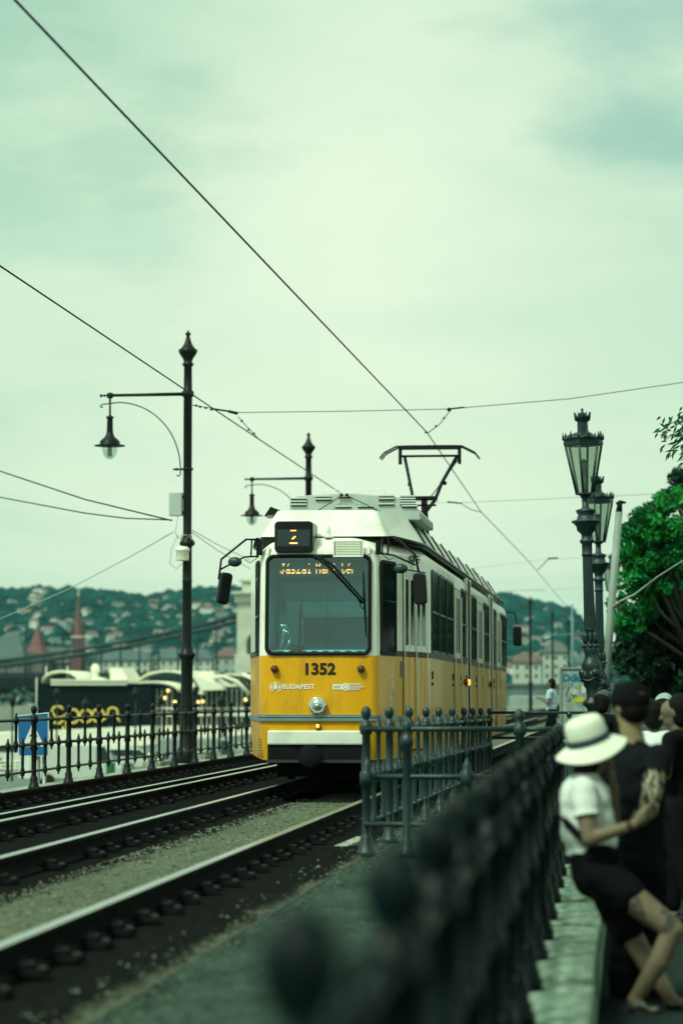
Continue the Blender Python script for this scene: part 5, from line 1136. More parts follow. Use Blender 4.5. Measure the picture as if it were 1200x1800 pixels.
for i, (px, py, w_) in enumerate(((10, 1236, 22), (38, 1226, 14), (55, 1234, 12))):
    mb = MB(); c_ = P(px, py, 360); leafy(mb, c_, (w_ * 360 / F, 2, 12 * 360 / F), 260, .7, 0); leafy(mb, c_ + Vector((0, -.5, -.3)), (w_ * .8 * 360 / F, 2, 8 * 360 / F), 120, .6, 1)
    tr_ = MB().tube([(c_.x, c_.y, RIVER), tuple(c_)], [.25, .08], 6).build('trunk', IRONB); bt = mb.build('river_bush', BUSHM, recalc=False); tag(bt, ('pale green bush at the water edge beside the dark barge, at the picture edge', 'tallest pale bush in front of the dark barge', 'pale bush beside the dark ship')[i], 'bush', 'bushes at the water'); tr_.parent = bt
# gangways and rails on the lower quay
for i, (px0, px1, Y) in enumerate(((-30, 110, 150), (118, 262, 168), (280, 440, 160))):
    a, b = P(px0, 1338, Y), P(px1, 1338, Y); L_ = b.x - a.x; root = thing('quay_railing', ('white lattice gangway railing below the blue sign', 'white lattice railing on the quay in front of the dark ship', 'white lattice railing on the quay behind the near wire pole')[i], 'railing', (a.x, Y, QUAY), 0, 'white railings on the lower quay')
    h_ = a.z - QUAY; mb = MB()
    for z in (h_, h_ * .75, h_ * .5, h_ * .12): mb.tube([(0, 0, z), (L_, 0, z)], .05, 5)
    n_ = int(L_ / .8)
    for k in range(n_ + 1): mb.tube([(L_ * k / n_, 0, 0), (L_ * k / n_, 0, h_)], .035, 4)
    for k in range(0, n_, 2): mb.tube([(L_ * k / n_, 0, h_ * .12), (L_ * min(n_, k + 2) / n_, 0, h_)], .03, 4)
    mb.build('lattice', SHW, root)
# parked cars on the lower quay
CARM = [M('car_white', (.62, .66, .60), .25, 0, 0, coat=.5), M('car_silver', (.34, .40, .38), .3, .5, 0, coat=.5), M('car_dark', (.03, .04, .045), .25, 0, 0, coat=.5)]
CGL = M('car_glass', (.03, .05, .055), .08); TYRE = M('tyre', (.012, .012, .012), .8)
def car(loc, rz, m, label, van=False):
    root = thing('parked_car' if not van else 'parked_van', label, 'car' if not van else 'van', loc, rz, 'vehicles parked on the lower quay')
    if van: pr = [(-2.4, .35), (2.35, .35), (2.4, 1.0), (2.0, 1.15), (1.5, 2.1), (-2.35, 2.15)]; gl = [(1.05, 1.2), (1.85, 1.2), (1.45, 1.95), (1.05, 1.95)]; wd = 1.9
    else: pr = [(-2.1, .3), (2.1, .3), (2.15, .75), (1.15, .92), (.55, 1.42), (-1.2, 1.45), (-1.95, .95), (-2.15, .7)]; gl = [(-1.5, .98), (.95, .98), (.5, 1.36), (-1.15, 1.38)]; wd = 1.7
    MB().prism(pr, (0, -wd / 2, 0), (1, 0, 0), (0, 0, 1), (0, wd, 0)).build('body', m, root, bevel=.12, seg=3)
    mb = MB(); mb.prism(gl, (0, -wd / 2 - .012, 0), (1, 0, 0), (0, 0, 1), (0, wd + .024, 0))
    a, b = (pr[2 if not van else 3], pr[4])
    mb.build('side_glass', CGL, root)
    a, b = (pr[3], pr[4]); q = [(a[0] + .012, -wd * .42, a[1] + .04), (a[0] + .012, wd * .42, a[1] + .04), (b[0] + .03, wd * .40, b[1] - .05), (b[0] + .03, -wd * .40, b[1] - .05)]; MB().add(q + [(x - .05, y, z - .03) for x, y, z in q], [(0, 1, 2, 3), (0, 4, 5, 1), (1, 5, 6, 2), (2, 6, 7, 3), (3, 7, 4, 0)]).build('windscreen', CGL, root)
    for x in (-1.35, 1.35):
        for y in (-wd / 2, wd / 2): MB().lathe([(.31, -.1), (.33, -.06), (.33, .06), (.31, .1), (.15, .11)], (0, 0, 0), 14, axis='-y').build('wheel', TYRE, root, loc=(x, y, .33))
    return root
def onq(px, Y): return (P(px, 1300, Y).x, Y, QUAY)
car(onq(125, 132), R(25), CARM[0], 'white van parked below the railing, right of the blue sign', True)
car(onq(165, 150), R(-10), CARM[1], 'silver car parked below the railing in front of the yellow lettering')
car(onq(40, 165), R(5), CARM[0], 'white car parked behind the blue crossing sign')
car(onq(228, 155), R(15), CARM[0], 'white car parked below the railing, left of the near wire pole')
car(onq(355, 150), R(8), CARM[1], 'silver van parked behind the near wire pole', True)
car(onq(405, 165), R(12), CARM[2], 'dark car parked close to the tram front corner')
for k_, (px_, Y_, hp) in enumerate(((22, 140, 4.6), (100, 160, 5.0), (150, 145, 4.4), (238, 170, 5.0), (282, 150, 4.6), (345, 160, 5.2), (388, 150, 4.6))):
    q_ = onq(px_, Y_); rt = thing('quay_lamp', 'thin dark lamp post on the lower quay, ' + ('seen beside the blue sign', 'just right of the blue sign', 'in front of the first yellow letter', 'at the end of the dark ship', 'left of the near wire pole', 'right of the near wire pole', 'closest to the tram')[k_], 'lamp post', q_, 0, 'lamp posts on the lower quay')
    MB().tube([(0, 0, 0), (0, 0, hp - .8)], [.07, .045], 6).build('post', IRONB, rt); MB().lathe([(.05, hp - .8), (.16, hp - .55), (.2, hp - .3), (.05, hp - .2), (.02, hp)], n=8).build('lamp_head', IRONB, rt)
# flowers and boxes at the foot of the river railing
FL = [M('petal_purple', (.10, .03, .22), .7), M('petal_white', (.7, .7, .62), .7), M('petal_pink', (.45, .12, .12), .7), M('box_green', (.01, .12, .045), .6), M('leaf_green', (.05, .16, .08), .8)]
for i, (px, Y, ci, lab) in enumerate(((193, 47, 0, 'planter of purple and white flowers behind the railing'), (255, 52, 1, 'planter of white flowers behind the railing beside the near pole'), (362, 58, 2, 'planter of pink flowers behind the railing right of the pole'))):
    x = P(px, 1300, Y).x; root = thing('flower_planter', lab, 'planter', (-8.15, Y, -.16), 0, 'flower planters by the railing')
    MB().bb(-.16, .16, -.55, .55, 0, .12).build('trough', KERL, root, bevel=.02)
    mb = MB()
    leafy(mb, (0, 0, .17), (.18, .5, .08), 70, .05, 2); leafy(mb, (0, .1, .2), (.17, .4, .08), 60, .04, 0); leafy(mb, (0, -.2, .2), (.17, .3, .08), 50, .045, 1)
    mb.build('flowers', [FL[ci], FL[1], FL[4]], root, recalc=False)
mb = MB(); mb.bb(-.2, .2, -.2, .2, 0, 1.1); mb.bb(-.22, .22, -.22, .22, 1.1, 1.16); o = mb.build('waste_bin', FL[3], loc=P(195, 1338, 110) - Vector((0, 0, .6)), bevel=.03); o.location.z = QUAY; o.scale = (.8, .8, 1.5); tag(o, 'green waste bin on the lower quay seen through the railing', 'bin')
# white parapet beyond the crossing on the right
a, b = P(895, 1228, 250), P(1000, 1228, 250); root = thing('parapet_railing', 'pale parapet railing across the far end of the tracks', 'railing', (a.x, 250, PATH)); L_ = b.x - a.x
mb = MB(); mb.bb(0, L_, 0, .12, 1.02, 1.14); mb.bb(0, L_, 0, .1, .15, .25)
for k in range(40): mb.bb(L_ * k / 40, L_ * k / 40 + .06, 0, .08, .2, 1.05)
mb.build('panel', M('parapet_pale', (.42, .5, .45), .7), root)
a = P(860, 1196, 330); root = thing('quay_promenade', 'pale banded embankment wall behind the walking person', 'wall', (a.x, 331, 0)); 
mb = MB(); mb.bb(0, 15, 0, 2, -.5, P(0, 1214, 330).z, 0); mb.bb(0, 15, .3, 2, P(0, 1214, 330).z, P(0, 1206, 330).z, 1); mb.bb(0, 15, -.1, 2, P(0, 1206, 330).z, P(0, 1202, 330).z, 0); mb.build('wall', [M('emb_dark', (.10, .15, .15), .8, 0, .3, .6), M('emb_mid', (.22, .28, .26), .8, 0, .3, .6)], root)
# ---------------------------------------------------------------- trees on the town side
def tree(label, base, clumps, leaf, mats, n_, trunk_r=.18, group='trees beside the promenade', name='tree'):
    root = thing(name, label, 'tree', base, 0, group); B = Vector(base)
    mb = MB(); top = Vector((0, 0, max(c_[0][2] for c_ in clumps) * .75)); mb.tube([(0, 0, -.05), (.05, 0, top.z * .3), (.0, .05, top.z * .65), tuple(top)], [trunk_r, trunk_r * .8, trunk_r * .55, .03], 8)
    for c_, r_ in clumps: mb.tube([(0, 0, top.z * random.uniform(.3, .6)), tuple(Vector(c_) * .6 + Vector((0, 0, top.z * .2))), tuple(c_)], [trunk_r * .4, trunk_r * .25, .015], 6)
    mb.build('trunk', M('bark', (.018, .018, .015), .9, 0, .3, 6), root)
    mb = MB()
    for c_, r_ in clumps:
        vol = r_[0] * r_[1] * r_[2]
        for k in range(max(16, int(52 * vol))):       # sub-clumps of leaves with gaps between
            while True:
                v = Vector((random.uniform(-1, 1), random.uniform(-1, 1), random.uniform(-1, 1)))
                if .3 < v.length < 1.05: break
            q = Vector(c_) + Vector((v.x * r_[0], v.y * r_[1], v.z * r_[2])); w_ = random.uniform(.25, .5) * min(1.2, max(.5, r_[0]))
            leafy(mb, q, (w_, w_, w_ * .7), n_, leaf, 0 if random.random() < .5 else 1)
    mb.build('crown', mats, root, recalc=False)
    return root
def leafmat(name, rgb, sss=.25):
    m = M(name, rgb, .55, 0, .35, 1.2); nt = m.node_tree; n = nt.nodes; l = nt.links; b = n['Principled BSDF']; o = n['Material Output']
    t = n.new('ShaderNodeBsdfTranslucent'); t.inputs['Color'].default_value = (rgb[0] * 1.4, rgb[1] * 1.7, rgb[2], 1); x = n.new('ShaderNodeMixShader'); x.inputs['Fac'].default_value = sss; l.new(b.outputs[0], x.inputs[1]); l.new(t.outputs[0], x.inputs[2]); l.new(x.outputs[0], o.inputs['Surface']); return m
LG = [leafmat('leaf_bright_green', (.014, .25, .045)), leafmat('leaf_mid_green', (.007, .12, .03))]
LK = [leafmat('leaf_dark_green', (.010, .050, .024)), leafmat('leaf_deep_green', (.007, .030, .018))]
def cl(base, Y, lst):
    o = []
    for px, py, rx, ry in lst: q = P(px, py, Y + random.uniform(-.6, .6)); o.append((tuple(q - Vector(base)), (rx * Y / F, rx * Y / F * .9, ry * Y / F)))
    return o
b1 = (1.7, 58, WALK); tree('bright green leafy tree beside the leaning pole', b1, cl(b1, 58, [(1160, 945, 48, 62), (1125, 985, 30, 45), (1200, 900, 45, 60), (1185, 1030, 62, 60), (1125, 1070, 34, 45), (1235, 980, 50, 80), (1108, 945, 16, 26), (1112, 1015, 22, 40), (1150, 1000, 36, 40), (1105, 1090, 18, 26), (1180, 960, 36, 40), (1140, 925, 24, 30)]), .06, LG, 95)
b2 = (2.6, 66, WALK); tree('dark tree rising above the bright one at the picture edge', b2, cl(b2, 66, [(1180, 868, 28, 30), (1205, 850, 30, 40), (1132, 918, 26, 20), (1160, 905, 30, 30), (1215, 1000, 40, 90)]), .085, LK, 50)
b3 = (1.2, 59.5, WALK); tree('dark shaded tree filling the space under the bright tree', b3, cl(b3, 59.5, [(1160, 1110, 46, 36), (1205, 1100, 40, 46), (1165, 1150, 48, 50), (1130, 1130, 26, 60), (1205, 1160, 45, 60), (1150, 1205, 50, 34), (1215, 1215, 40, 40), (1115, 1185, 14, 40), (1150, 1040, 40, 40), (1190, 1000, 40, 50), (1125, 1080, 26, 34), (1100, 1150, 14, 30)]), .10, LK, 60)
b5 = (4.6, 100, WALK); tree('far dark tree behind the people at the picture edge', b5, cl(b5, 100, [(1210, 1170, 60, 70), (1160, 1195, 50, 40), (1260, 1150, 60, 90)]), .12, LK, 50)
# promenade trees standing just beside the frame: their crowns shade the walk and darken the tram's side windows
for k, (tx, ty, lab) in enumerate(((4.3, 13, 'shady promenade tree just outside the picture, nearest the viewer'), (4.8, 21, 'shady promenade tree just outside the picture beside the woman'), (5.2, 40, 'shady promenade tree just outside the picture beside the ornate lamps'), (5.6, 50, 'shady promenade tree just outside the picture before the bright tree'))):
    o_ = [((random.uniform(-1.2, 1.6), random.uniform(-2.6, 2.6), random.uniform(3.6, 6.6)), (random.uniform(1.0, 1.5), random.uniform(1.2, 1.7), random.uniform(.8, 1.2))) for q in range(9)]
    o_ += [((-2.2, random.uniform(-2, 2), 5.2), (.9, 1.4, .7)), ((-2.4, random.uniform(-2, 2), 6.0), (.9, 1.4, .7))] if k < 2 else []
    tree(lab, (tx, ty, WALK), o_, .14, LK, 26, .2)
for k, (tx, ty, hh, lab) in enumerate(((3.6, 128, 7, 'far promenade tree behind the smallest ornate lamp'), (5.0, 165, 8, 'farther promenade tree beyond the ornate lamps'), (6.5, 215, 9, 'farthest promenade tree near the end of the walk'))):
    tree(lab, (tx, ty, WALK), [((random.uniform(-2.2, 2.5), random.uniform(-4, 4), random.uniform(2.2, hh)), (random.uniform(1.4, 2.0), random.uniform(1.5, 2.2), random.uniform(1.1, 1.5))) for q in range(12)], .2, LK, 16, .2)
o_ = [((random.uniform(-3.4, 1.6), random.uniform(-5, 2.2), random.uniform(5.4, 8.2)), (random.uniform(1.1, 1.6), random.uniform(1.2, 1.7), random.uniform(.7, 1.0))) for q in range(16)]  # unseen tree added overhead so its crown shades kerb, railing and people
tree('added unseen tree over the viewer, its crown shading the foreground', (2.6, 7, WALK), o_, .16, LK, 20, .28)
# overhanging twig with pointed leaves close by: its tree stands just outside the picture
b4 = (3.3, 31, WALK); root = thing('leafy_branch_tree', 'sprig of narrow pointed leaves hanging in from the picture edge', 'tree', b4)
mb = MB(); t4 = P(1330, 700, 31) - Vector(b4); mb.tube([(0, 0, 0), (-.1, 0, 2.0), tuple(t4)], [.16, .12, .05], 8); br = []
for tx, ty in ((1163, 762), (1172, 748), (1166, 775), (1178, 790), (1185, 760), (1192, 800), (1196, 745), (1198, 822), (1205, 770), (1215, 800), (1190, 778)):
    e_ = P(tx, ty, 31 + random.uniform(-.4, .4)) - Vector(b4); m_ = (t4 + e_) / 2 + Vector((0, 0, .12)); mb.tube([tuple(t4), tuple(m_), tuple(e_)], [.02, .012, .003], 5); br.append((m_, e_))
mb.build('trunk', M('branch_bark', (.05, .05, .04), .9), root)
mb = MB()
for m_, e_ in br:
    for k in range(18):
        f_ = random.uniform(.35, 1.0); q = m_.lerp(e_, f_) + Vector((random.gauss(0, .05), random.gauss(0, .1), random.gauss(0, .05))); d_ = Vector((-.6 + random.gauss(0, .5), random.gauss(0, .3), -.7 + random.gauss(0, .4))).normalized(); L_ = random.uniform(.07, .13); sd_ = d_.cross(Vector((random.gauss(0, .4), 1, random.gauss(0, .4)))).normalized() * .014
        o = len(mb.v); mb.v += [tuple(q), tuple(q + d_ * L_ * .4 + sd_), tuple(q + d_ * L_), tuple(q + d_ * L_ * .4 - sd_)]; mb.f.append((o, o + 1, o + 2, o + 3)); mb.m.append(random.choice((0, 1))); mb.sm.append(False)
mb.build('crown', [LK[0], LG[1]], root, recalc=False)
# ---------------------------------------------------------------- haze over the river
HZ = bpy.data.materials.new('haze_air'); HZ.use_nodes = True; n = HZ.node_tree.nodes; n.remove(n['Principled BSDF']); v = n.new('ShaderNodeVolumePrincipled'); v.inputs['Color'].default_value = (.38, .92, .95, 1); v.inputs['Density'].default_value = .000045; HZ.node_tree.links.new(v.outputs[0], n['Material Output'].inputs['Volume'])
hz = MB().bb(-1900, 1900, -40, 3400, -46, 112).build('haze', HZ); hz['kind'] = 'stuff'; hz['label'] = 'thin pale haze over the river and hills'
# ---------------------------------------------------------------- people
SKIN = M('skin', (.165, .13, .085), .55, 0, .08, 12); SKIN2 = M('skin_warm', (.27, .21, .12), .55, 0, .08, 12)
SHIRTW = M('white_cotton', (.66, .72, .68), .8, 0, .06, 8, .25, 18); BLKC = M('black_cotton', (.006, .0065, .008), .9, 0, .25, 8, .2, 30, spec=.06); NAVY = M('navy_black_cotton', (.008, .010, .014), .9, 0, .2, 8, .2, 30, spec=.06)
HAIR = M('dark_hair', (.006, .005, .005), .6, 0, .4, 30, .6, 90, spec=.1); HATM = M('hat_cream_felt', (.74, .78, .66), .85, 0, .04, 10, .15, 60); BAND = M('hat_band_slate', (.035, .06, .07), .7, 0, .2, 20)
def tattoo(name, base, scale, dist):
    m = M(name, base, .6, 0, 0); nt = m.node_tree; n = nt.nodes; l = nt.links; b = n['Principled BSDF']; tc = n['Texture Coordinate'] if 'Texture Coordinate' in n else n.new('ShaderNodeTexCoord')
    w_ = n.new('ShaderNodeTexWave'); w_.inputs['Scale'].default_value = scale; w_.inputs['Distortion'].default_value = dist; w_.inputs['Detail'].default_value = 1; w_.inputs['Detail Scale'].default_value = 2.; w_.bands_direction = 'X'
    r = n.new('ShaderNodeValToRGB'); r.color_ramp.elements[0].position = .42; r.color_ramp.elements[0].color = (.03, .035, .032, 1); r.color_ramp.elements[1].position = .6; r.color_ramp.elements[1].color = (*base, 1)
    l.new(tc.outputs['Object'], w_.inputs['Vector']); l.new(w_.outputs['Fac'], r.inputs['Fac']); l.new(r.outputs['Color'], b.inputs['Base Color']); return m
def region_mat(o, mat, pred):
    o.data.materials.append(mat); k = len(o.data.materials) - 1
    for p in o.data.polygons:
        if pred(p.center): p.material_index = k
def hand(root_p, dirv, palm_n, side, L=.18, curl=.5, spread=.12):
    """palm plus five bent fingers; dirv = wrist to knuckles, palm_n = out of the palm, side = towards the thumb"""
    d, nn = Vector(dirv).normalized(), Vector(palm_n).normalized(); s = Vector(side).normalized(); w0 = Vector(root_p); q = []
    pl = L * .5
    for k in range(4): a = w0 + s * (.012 - .008 * k); b = w0 + d * pl + s * (.030 - .020 * k); q.append((a, .014, b, .0125))
    for k, fl in enumerate((.44, .50, .46, .36)):
        a = w0 + d * pl + s * (.030 - .020 * k); c = curl * (1 + .12 * k); ln = L * fl
        d1 = (d + s * spread * (1.5 - k) * .5 + nn * c * .5).normalized(); d2 = (d + nn * c * 1.3).normalized(); d3 = (d + nn * c * 2.4).normalized()
        p1 = a + d1 * ln * .45; p2 = p1 + d2 * ln * .32; p3 = p2 + d3 * ln * .23
        q += [(a, .0095, p1, .0088), (p1, .0088, p2, .008), (p2, .008, p3, .007)]
    t0 = w0 + d * pl * .25 + s * .025; t1 = t0 + (d * .5 + s * .8 + nn * .3).normalized() * L * .22; t2 = t1 + (d * .9 + s * .3 + nn * .4).normalized() * L * .17
    q += [(t0, .014, t1, .0105), (t1, .0105, t2, .008)]
    return q
def head_parts(c, fwd, k=1.):
    c = Vector(c); f = Vector(fwd).normalized(); up = Vector((0, 0, 1)); up = (up - f * up.dot(f)).normalized(); r = f.cross(up)
    q = [(c + up * .02 * k - f * .012, .088 * k, c + up * .025 * k + f * .022, .080 * k), (c + f * .045 * k - up * .02, .058 * k, c + f * .05 * k - up * .085 * k, .036 * k), (c - up * .03 * k, .072 * k, c + f * .03 * k - up * .05 * k, .058 * k)]
    q += [(c + f * .098 * k + up * .01, .010, c + f * .118 * k - up * .028, .013)]                                              # nose
    q += [(c + f * .088 * k - up * .062 * k - r * .018, .009, c + f * .088 * k - up * .062 * k + r * .018, .009), (c + f * .085 * k - up * .074 * k - r * .014, .009, c + f * .085 * k - up * .074 * k + r * .014, .009)]   # lips
    q += [(c + f * .09 * k + up * .022 * k + r * .034 * s_, .012, c + f * .088 * k + up * .022 * k + r * .02 * s_, .012) for s_ in (-1, 1)]   # brows
    q += [(c - f * .005 + r * .083 * s_ * k + up * .018, .011, c - f * .012 + r * .085 * s_ * k - up * .022, .009) for s_ in (-1, 1)]   # ears
    return q, f, up, r
# --- woman in the white hat, leaning back against the railing
YW = 14.25; p = P(1100, 1760, YW); g = Vector((P(1100, 1700, YW).x, YW, WALK))
woman = thing('person', 'person in a wide white hat and white tee shirt leaning on the near iron railing', 'person', g)
w = lambda px, py, dy=0.: P(px, py, YW + dy) - g
hq, hf, hu, hr = head_parts(w(1044, 1318), (1, .12, -.42), .93)
sh_n, el_n, wr_n = w(1024, 1392, -.15), w(1036, 1474, -.21), w(1112, 1450, -.22)
sh_f, el_f, wr_f = w(1040, 1390, .16), w(1076, 1442, .16), w(1078, 1382, .06)
body = hq + [(w(1026, 1375), .055, w(1040, 1338), .048), (w(1024, 1395, -.12), .055, w(1030, 1395, .13), .055), (w(1026, 1405), .11, w(1038, 1470), .105), (w(1038, 1470), .105, w(1046, 1520), .125),
    (sh_n, .050, el_n, .042), (el_n, .042, wr_n, .026), (sh_f, .046, el_f, .040), (el_f, .039, wr_f, .026),
    (w(1056, 1538, -.085), .092, w(1182, 1634, -.15), .058), (w(1182, 1634, -.15), .056, w(1158, 1690, -.14), .056), (w(1158, 1690, -.14), .056, w(1118, 1752, -.10), .036), (w(1114, 1757, -.10), .036, w(1126, 1786, -.13), .034), (w(1126, 1784, -.13), .034, w(1150, 1778, -.14), .026),
    (w(1056, 1538, .085), .090, w(1112, 1650, .06), .058), (w(1112, 1650, .06), .058, w(1142, 1700, .05), .055), (w(1142, 1700, .05), .055, w(1182, 1762, .04), .035), (w(1180, 1764, .03), .036, w(1210, 1766, .0), .028)]
body += hand(wr_n, w(1140, 1424, -.20) - wr_n, (-.1, 1, .1), (.3, .1, 1), .175, .6, .3)
body += hand(wr_f, w(1073, 1350, .02) - wr_f, (-1, -.2, 0), (.2, -1, .2), .175, .28, .5)
bo = blob_mesh(body, 'body', SKIN, woman, .0075, 3)
TAT2 = M('skin_tattoo', (.06, .055, .055), .6, 0, .4, 25)
kn = w(1140, 1598, -.12)
region_mat(bo, TAT2, lambda c: c.y < -.03 and .03 < abs(mnoise.noise(c * 14)) * 1. and mnoise.noise(c * 11 + Vector((3, 1, 7))) > .12 and (c - kn).length < .17)
hem = (sh_n + (el_n - sh_n) * .52, (el_n - sh_n).normalized())
shirt = [(w(1024, 1392, -.13), .068, w(1032, 1392, .14), .066), (w(1028, 1400), .128, w(1044, 1478), .122), (w(1022, 1400), .12, w(1026, 1470), .118), (w(1044, 1478), .122, w(1030, 1508), .105), (w(1030, 1368), .065, w(1030, 1380), .08)]
blob_mesh(shirt, 'shirt', SHIRTW, woman, .011, 4, [(w(1030, 1506), Vector((-.12, 0, -1)))], fold=.011)
blob_mesh([(sh_n + Vector((0, .02, .01)), .072, sh_n + (el_n - sh_n) * .8, .070)], 'sleeve', SHIRTW, woman, .009, 3, [hem], fold=.006)
blob_mesh([(sh_f, .070, sh_f + (el_f - sh_f) * .75, .066)], 'sleeve', SHIRTW, woman, .009, 3, [(sh_f + (el_f - sh_f) * .5, (el_f - sh_f).normalized())])
sho = [(w(1040, 1500), .128, w(1050, 1535), .142), (w(1054, 1536, -.085), .108, w(1098, 1570, -.105), .102), (w(1054, 1536, .085), .106, w(1100, 1628, .07), .098)]
blob_mesh(sho, 'shorts', BLKC, woman, .012, 4, fold=.008, cuts=[(w(1040, 1497), Vector((-.05, 0, 1)))] )
mb = MB(); mb.tube([w(988, 1432, .02), w(996, 1448, -.10), w(1012, 1464, -.135), w(1030, 1482, -.14), w(1052, 1496, -.10)], .02, 8); mb.build('bag_strap', BLKC, woman)
mb = MB(); mb.ball(w(1058, 1505, -.12), (.10, .06, .06), 12); mb.box(w(1113, 1503, -.16), (.028, .01, .018)); mb.build('waist_bag', BLKC, woman)
d_ = (wr_n - el_n).normalized(); MB().tube([wr_n - d_ * .03, wr_n - d_ * .008], .0315, 14).build('wristband', M('red_black_band', (.06, .01, .012), .5), woman)
blob_mesh([(w(1036, 1312), .092, w(1030, 1345), .075), (w(1030, 1345), .06, w(1016, 1372, .0), .035)], 'hair', HAIR, woman, .012, 3)
for ys in (-.13,): MB().tube([w(1118, 1770, -.16), w(1128, 1764, -.165), w(1140, 1778, -.165)], .012, 6).build('sandal_strap', M('sandal_grey', (.12, .16, .15), .5), woman)
mb = MB(); mb.tube([w(1106, 1778, -.13), w(1130, 1790, -.15), w(1160, 1784, -.15)], [.035, .042, .03], 8); mb.tube([w(1174, 1768, .04), w(1192, 1772, .02), w(1224, 1772, -.01)], [.035, .042, .03], 8); mb.build('sandal', BLK, woman)
# hat: oval crown, curved brim, band; tipped forward
hat = MB(); hc = w(1036, 1308); ax = (Vector((.30, .03, 1))).normalized(); ax = Vector((-.30, -.24, 1)).normalized(); fx = (Vector((1, .1, .22))); fx = (fx - ax * fx.dot(ax)).normalized(); fy = ax.cross(fx)
def hring(rx, ry, z, wav=0.): return [hc + fx * rx * math.cos(2 * PI * k / 40) + fy * ry * math.sin(2 * PI * k / 40) + ax * (z + wav * (math.cos(4 * PI * k / 40) * .7 - .3 * math.cos(2 * PI * k / 40 + .6))) for k in range(40)]
rings = [hring(.192, .17, -.040, .022), hring(.188, .165, -.036, .021), hring(.15, .135, -.006, .010), hring(.115, .105, .012), hring(.108, .098, .03), hring(.106, .096, .07), hring(.102, .09, .115), hring(.085, .072, .140), hring(.05, .04, .149), hring(.005, .005, .145)]
hat.add([v for r_ in rings for v in r_], [(k * 40 + i, k * 40 + (i + 1) % 40, k * 40 + 40 + (i + 1) % 40, k * 40 + 40 + i) for k in range(len(rings) - 1) for i in range(40)], 0, True)
ho = hat.build('hat', HATM, woman); sd_ = ho.modifiers.new('s', 'SOLIDIFY'); sd_.thickness = .006; sd_.offset = -1
mb = MB(); b0, b1 = hring(.1165, .1065, .016), hring(.110, .100, .052); mb.add(b0 + b1, [(i, (i + 1) % 40, 40 + (i + 1) % 40, 40 + i) for i in range(40)], 0, True); bd = mb.build('hat_band', BAND, ho); sd_ = bd.modifiers.new('s', 'SOLIDIFY'); sd_.thickness = .003
# --- man in black cap, seen from behind
YM = 14.75; g2 = Vector((P(1125, 1700, YM).x, YM, WALK))
man = thing('person', 'person in black cap, black tee shirt and tattooed arm, back turned beside the white hat', 'person', g2)
m_ = lambda px, py, dy=0.: P(px, py, YM + dy) - g2
hq, hf, hu, hr = head_parts(m_(1107, 1244), (-.55, .8, -.12), 1.02)
shR, elR, wrR = m_(1156, 1334, -.10), m_(1138, 1424, -.20), m_(1100, 1462, -.02)
shL, elL, wrL = m_(1084, 1334, .08), m_(1070, 1430, .2), m_(1092, 1480, .22)
body = hq + [(m_(1114, 1312), .066, m_(1106, 1268), .060), (m_(1100, 1335), .075, m_(1146, 1337), .075), (m_(1120, 1350), .13, m_(1122, 1440), .125), (m_(1122, 1440), .125, m_(1124, 1520), .13), (shR, .062, elR, .052), (elR, .050, wrR, .033), (shL, .06, elL, .05), (elL, .048, wrL, .032)]
body += [(m_(1136, 1525), .095, m_(1140, 1640), .07), (m_(1140, 1640), .066, m_(1146, 1742), .045), (m_(1104, 1525), .095, m_(1098, 1640), .07), (m_(1098, 1640), .066, m_(1092, 1742), .045), (m_(1146, 1750), .045, m_(1150, 1756, .14), .035), (m_(1092, 1750), .045, m_(1086, 1756, .14), .035)]
body += hand(wrR, (-.5, .7, -.2), (-.6, -.5, -.3), (0, .2, 1), .19, .5) + hand(wrL, (.7, .3, -.2), (0, -.5, -.8), (0, .5, .6), .19, .5)
bo = blob_mesh(body, 'body', SKIN2, man, .0085, 3)
TAT = tattoo('striped_tattoo_skin', (.40, .36, .25), 9, 7)
region_mat(bo, TAT, lambda c: c.y < -.04 and c.z > elR.z - .02 and c.z < shR.z and (c - (shR + (elR - shR) * max(0, min(1, (c - shR).dot(elR - shR) / (elR - shR).length_squared)))).length < .09)
tee = [(m_(1096, 1338), .088, m_(1148, 1340), .088), (m_(1120, 1352), .150, m_(1123, 1440), .142), (m_(1123, 1440), .142, m_(1124, 1530), .15), (m_(1112, 1312), .075, m_(1116, 1330), .10)]
blob_mesh(tee, 'tee_shirt', NAVY, man, .012, 5, [(m_(1124, 1532), Vector((0, 0, -1)))], fold=.012)
blob_mesh([(shR, .082, shR + (elR - shR) * .5, .08)], 'sleeve', NAVY, man, .009, 3, [(shR + (elR - shR) * .26, (elR - shR).normalized())])
blob_mesh([(shL, .08, shL + (elL - shL) * .5, .078)], 'sleeve', NAVY, man, .009, 3, [(shL + (elL - shL) * .45, (elL - shL).normalized())])
blob_mesh([(m_(1124, 1525), .145, m_(1120, 1545), .14), (m_(1138, 1540), .11, m_(1140, 1640), .088), (m_(1140, 1640), .086, m_(1146, 1738), .07), (m_(1102, 1540), .11, m_(1098, 1640), .088), (m_(1098, 1640), .086, m_(1092, 1738), .07)], 'trousers', BLKC, man, .013, 4, fold=.012)
mb = MB(); mb.tube([m_(1146, 1752, -.05), m_(1150, 1758, .18)], [.05, .04], 10); mb.tube([m_(1092, 1752, -.05), m_(1086, 1758, .18)], [.05, .04], 10); mb.build('shoe', BLK, man)
hc_ = m_(1107, 1238); blob_mesh([(hc_ - hf * .022 + hu * .02, .094, hc_ - hf * .03 - hu * .03, .084)], 'hair', HAIR, man, .011, 2)
cap = [(hc_ + hu * .02 - hf * .016, .104, hc_ + hu * .03 + hf * .02, .098)]
co_ = blob_mesh(cap, 'cap', BLKC, man, .010, 3, [(hc_ - hu * .012, -hu)])
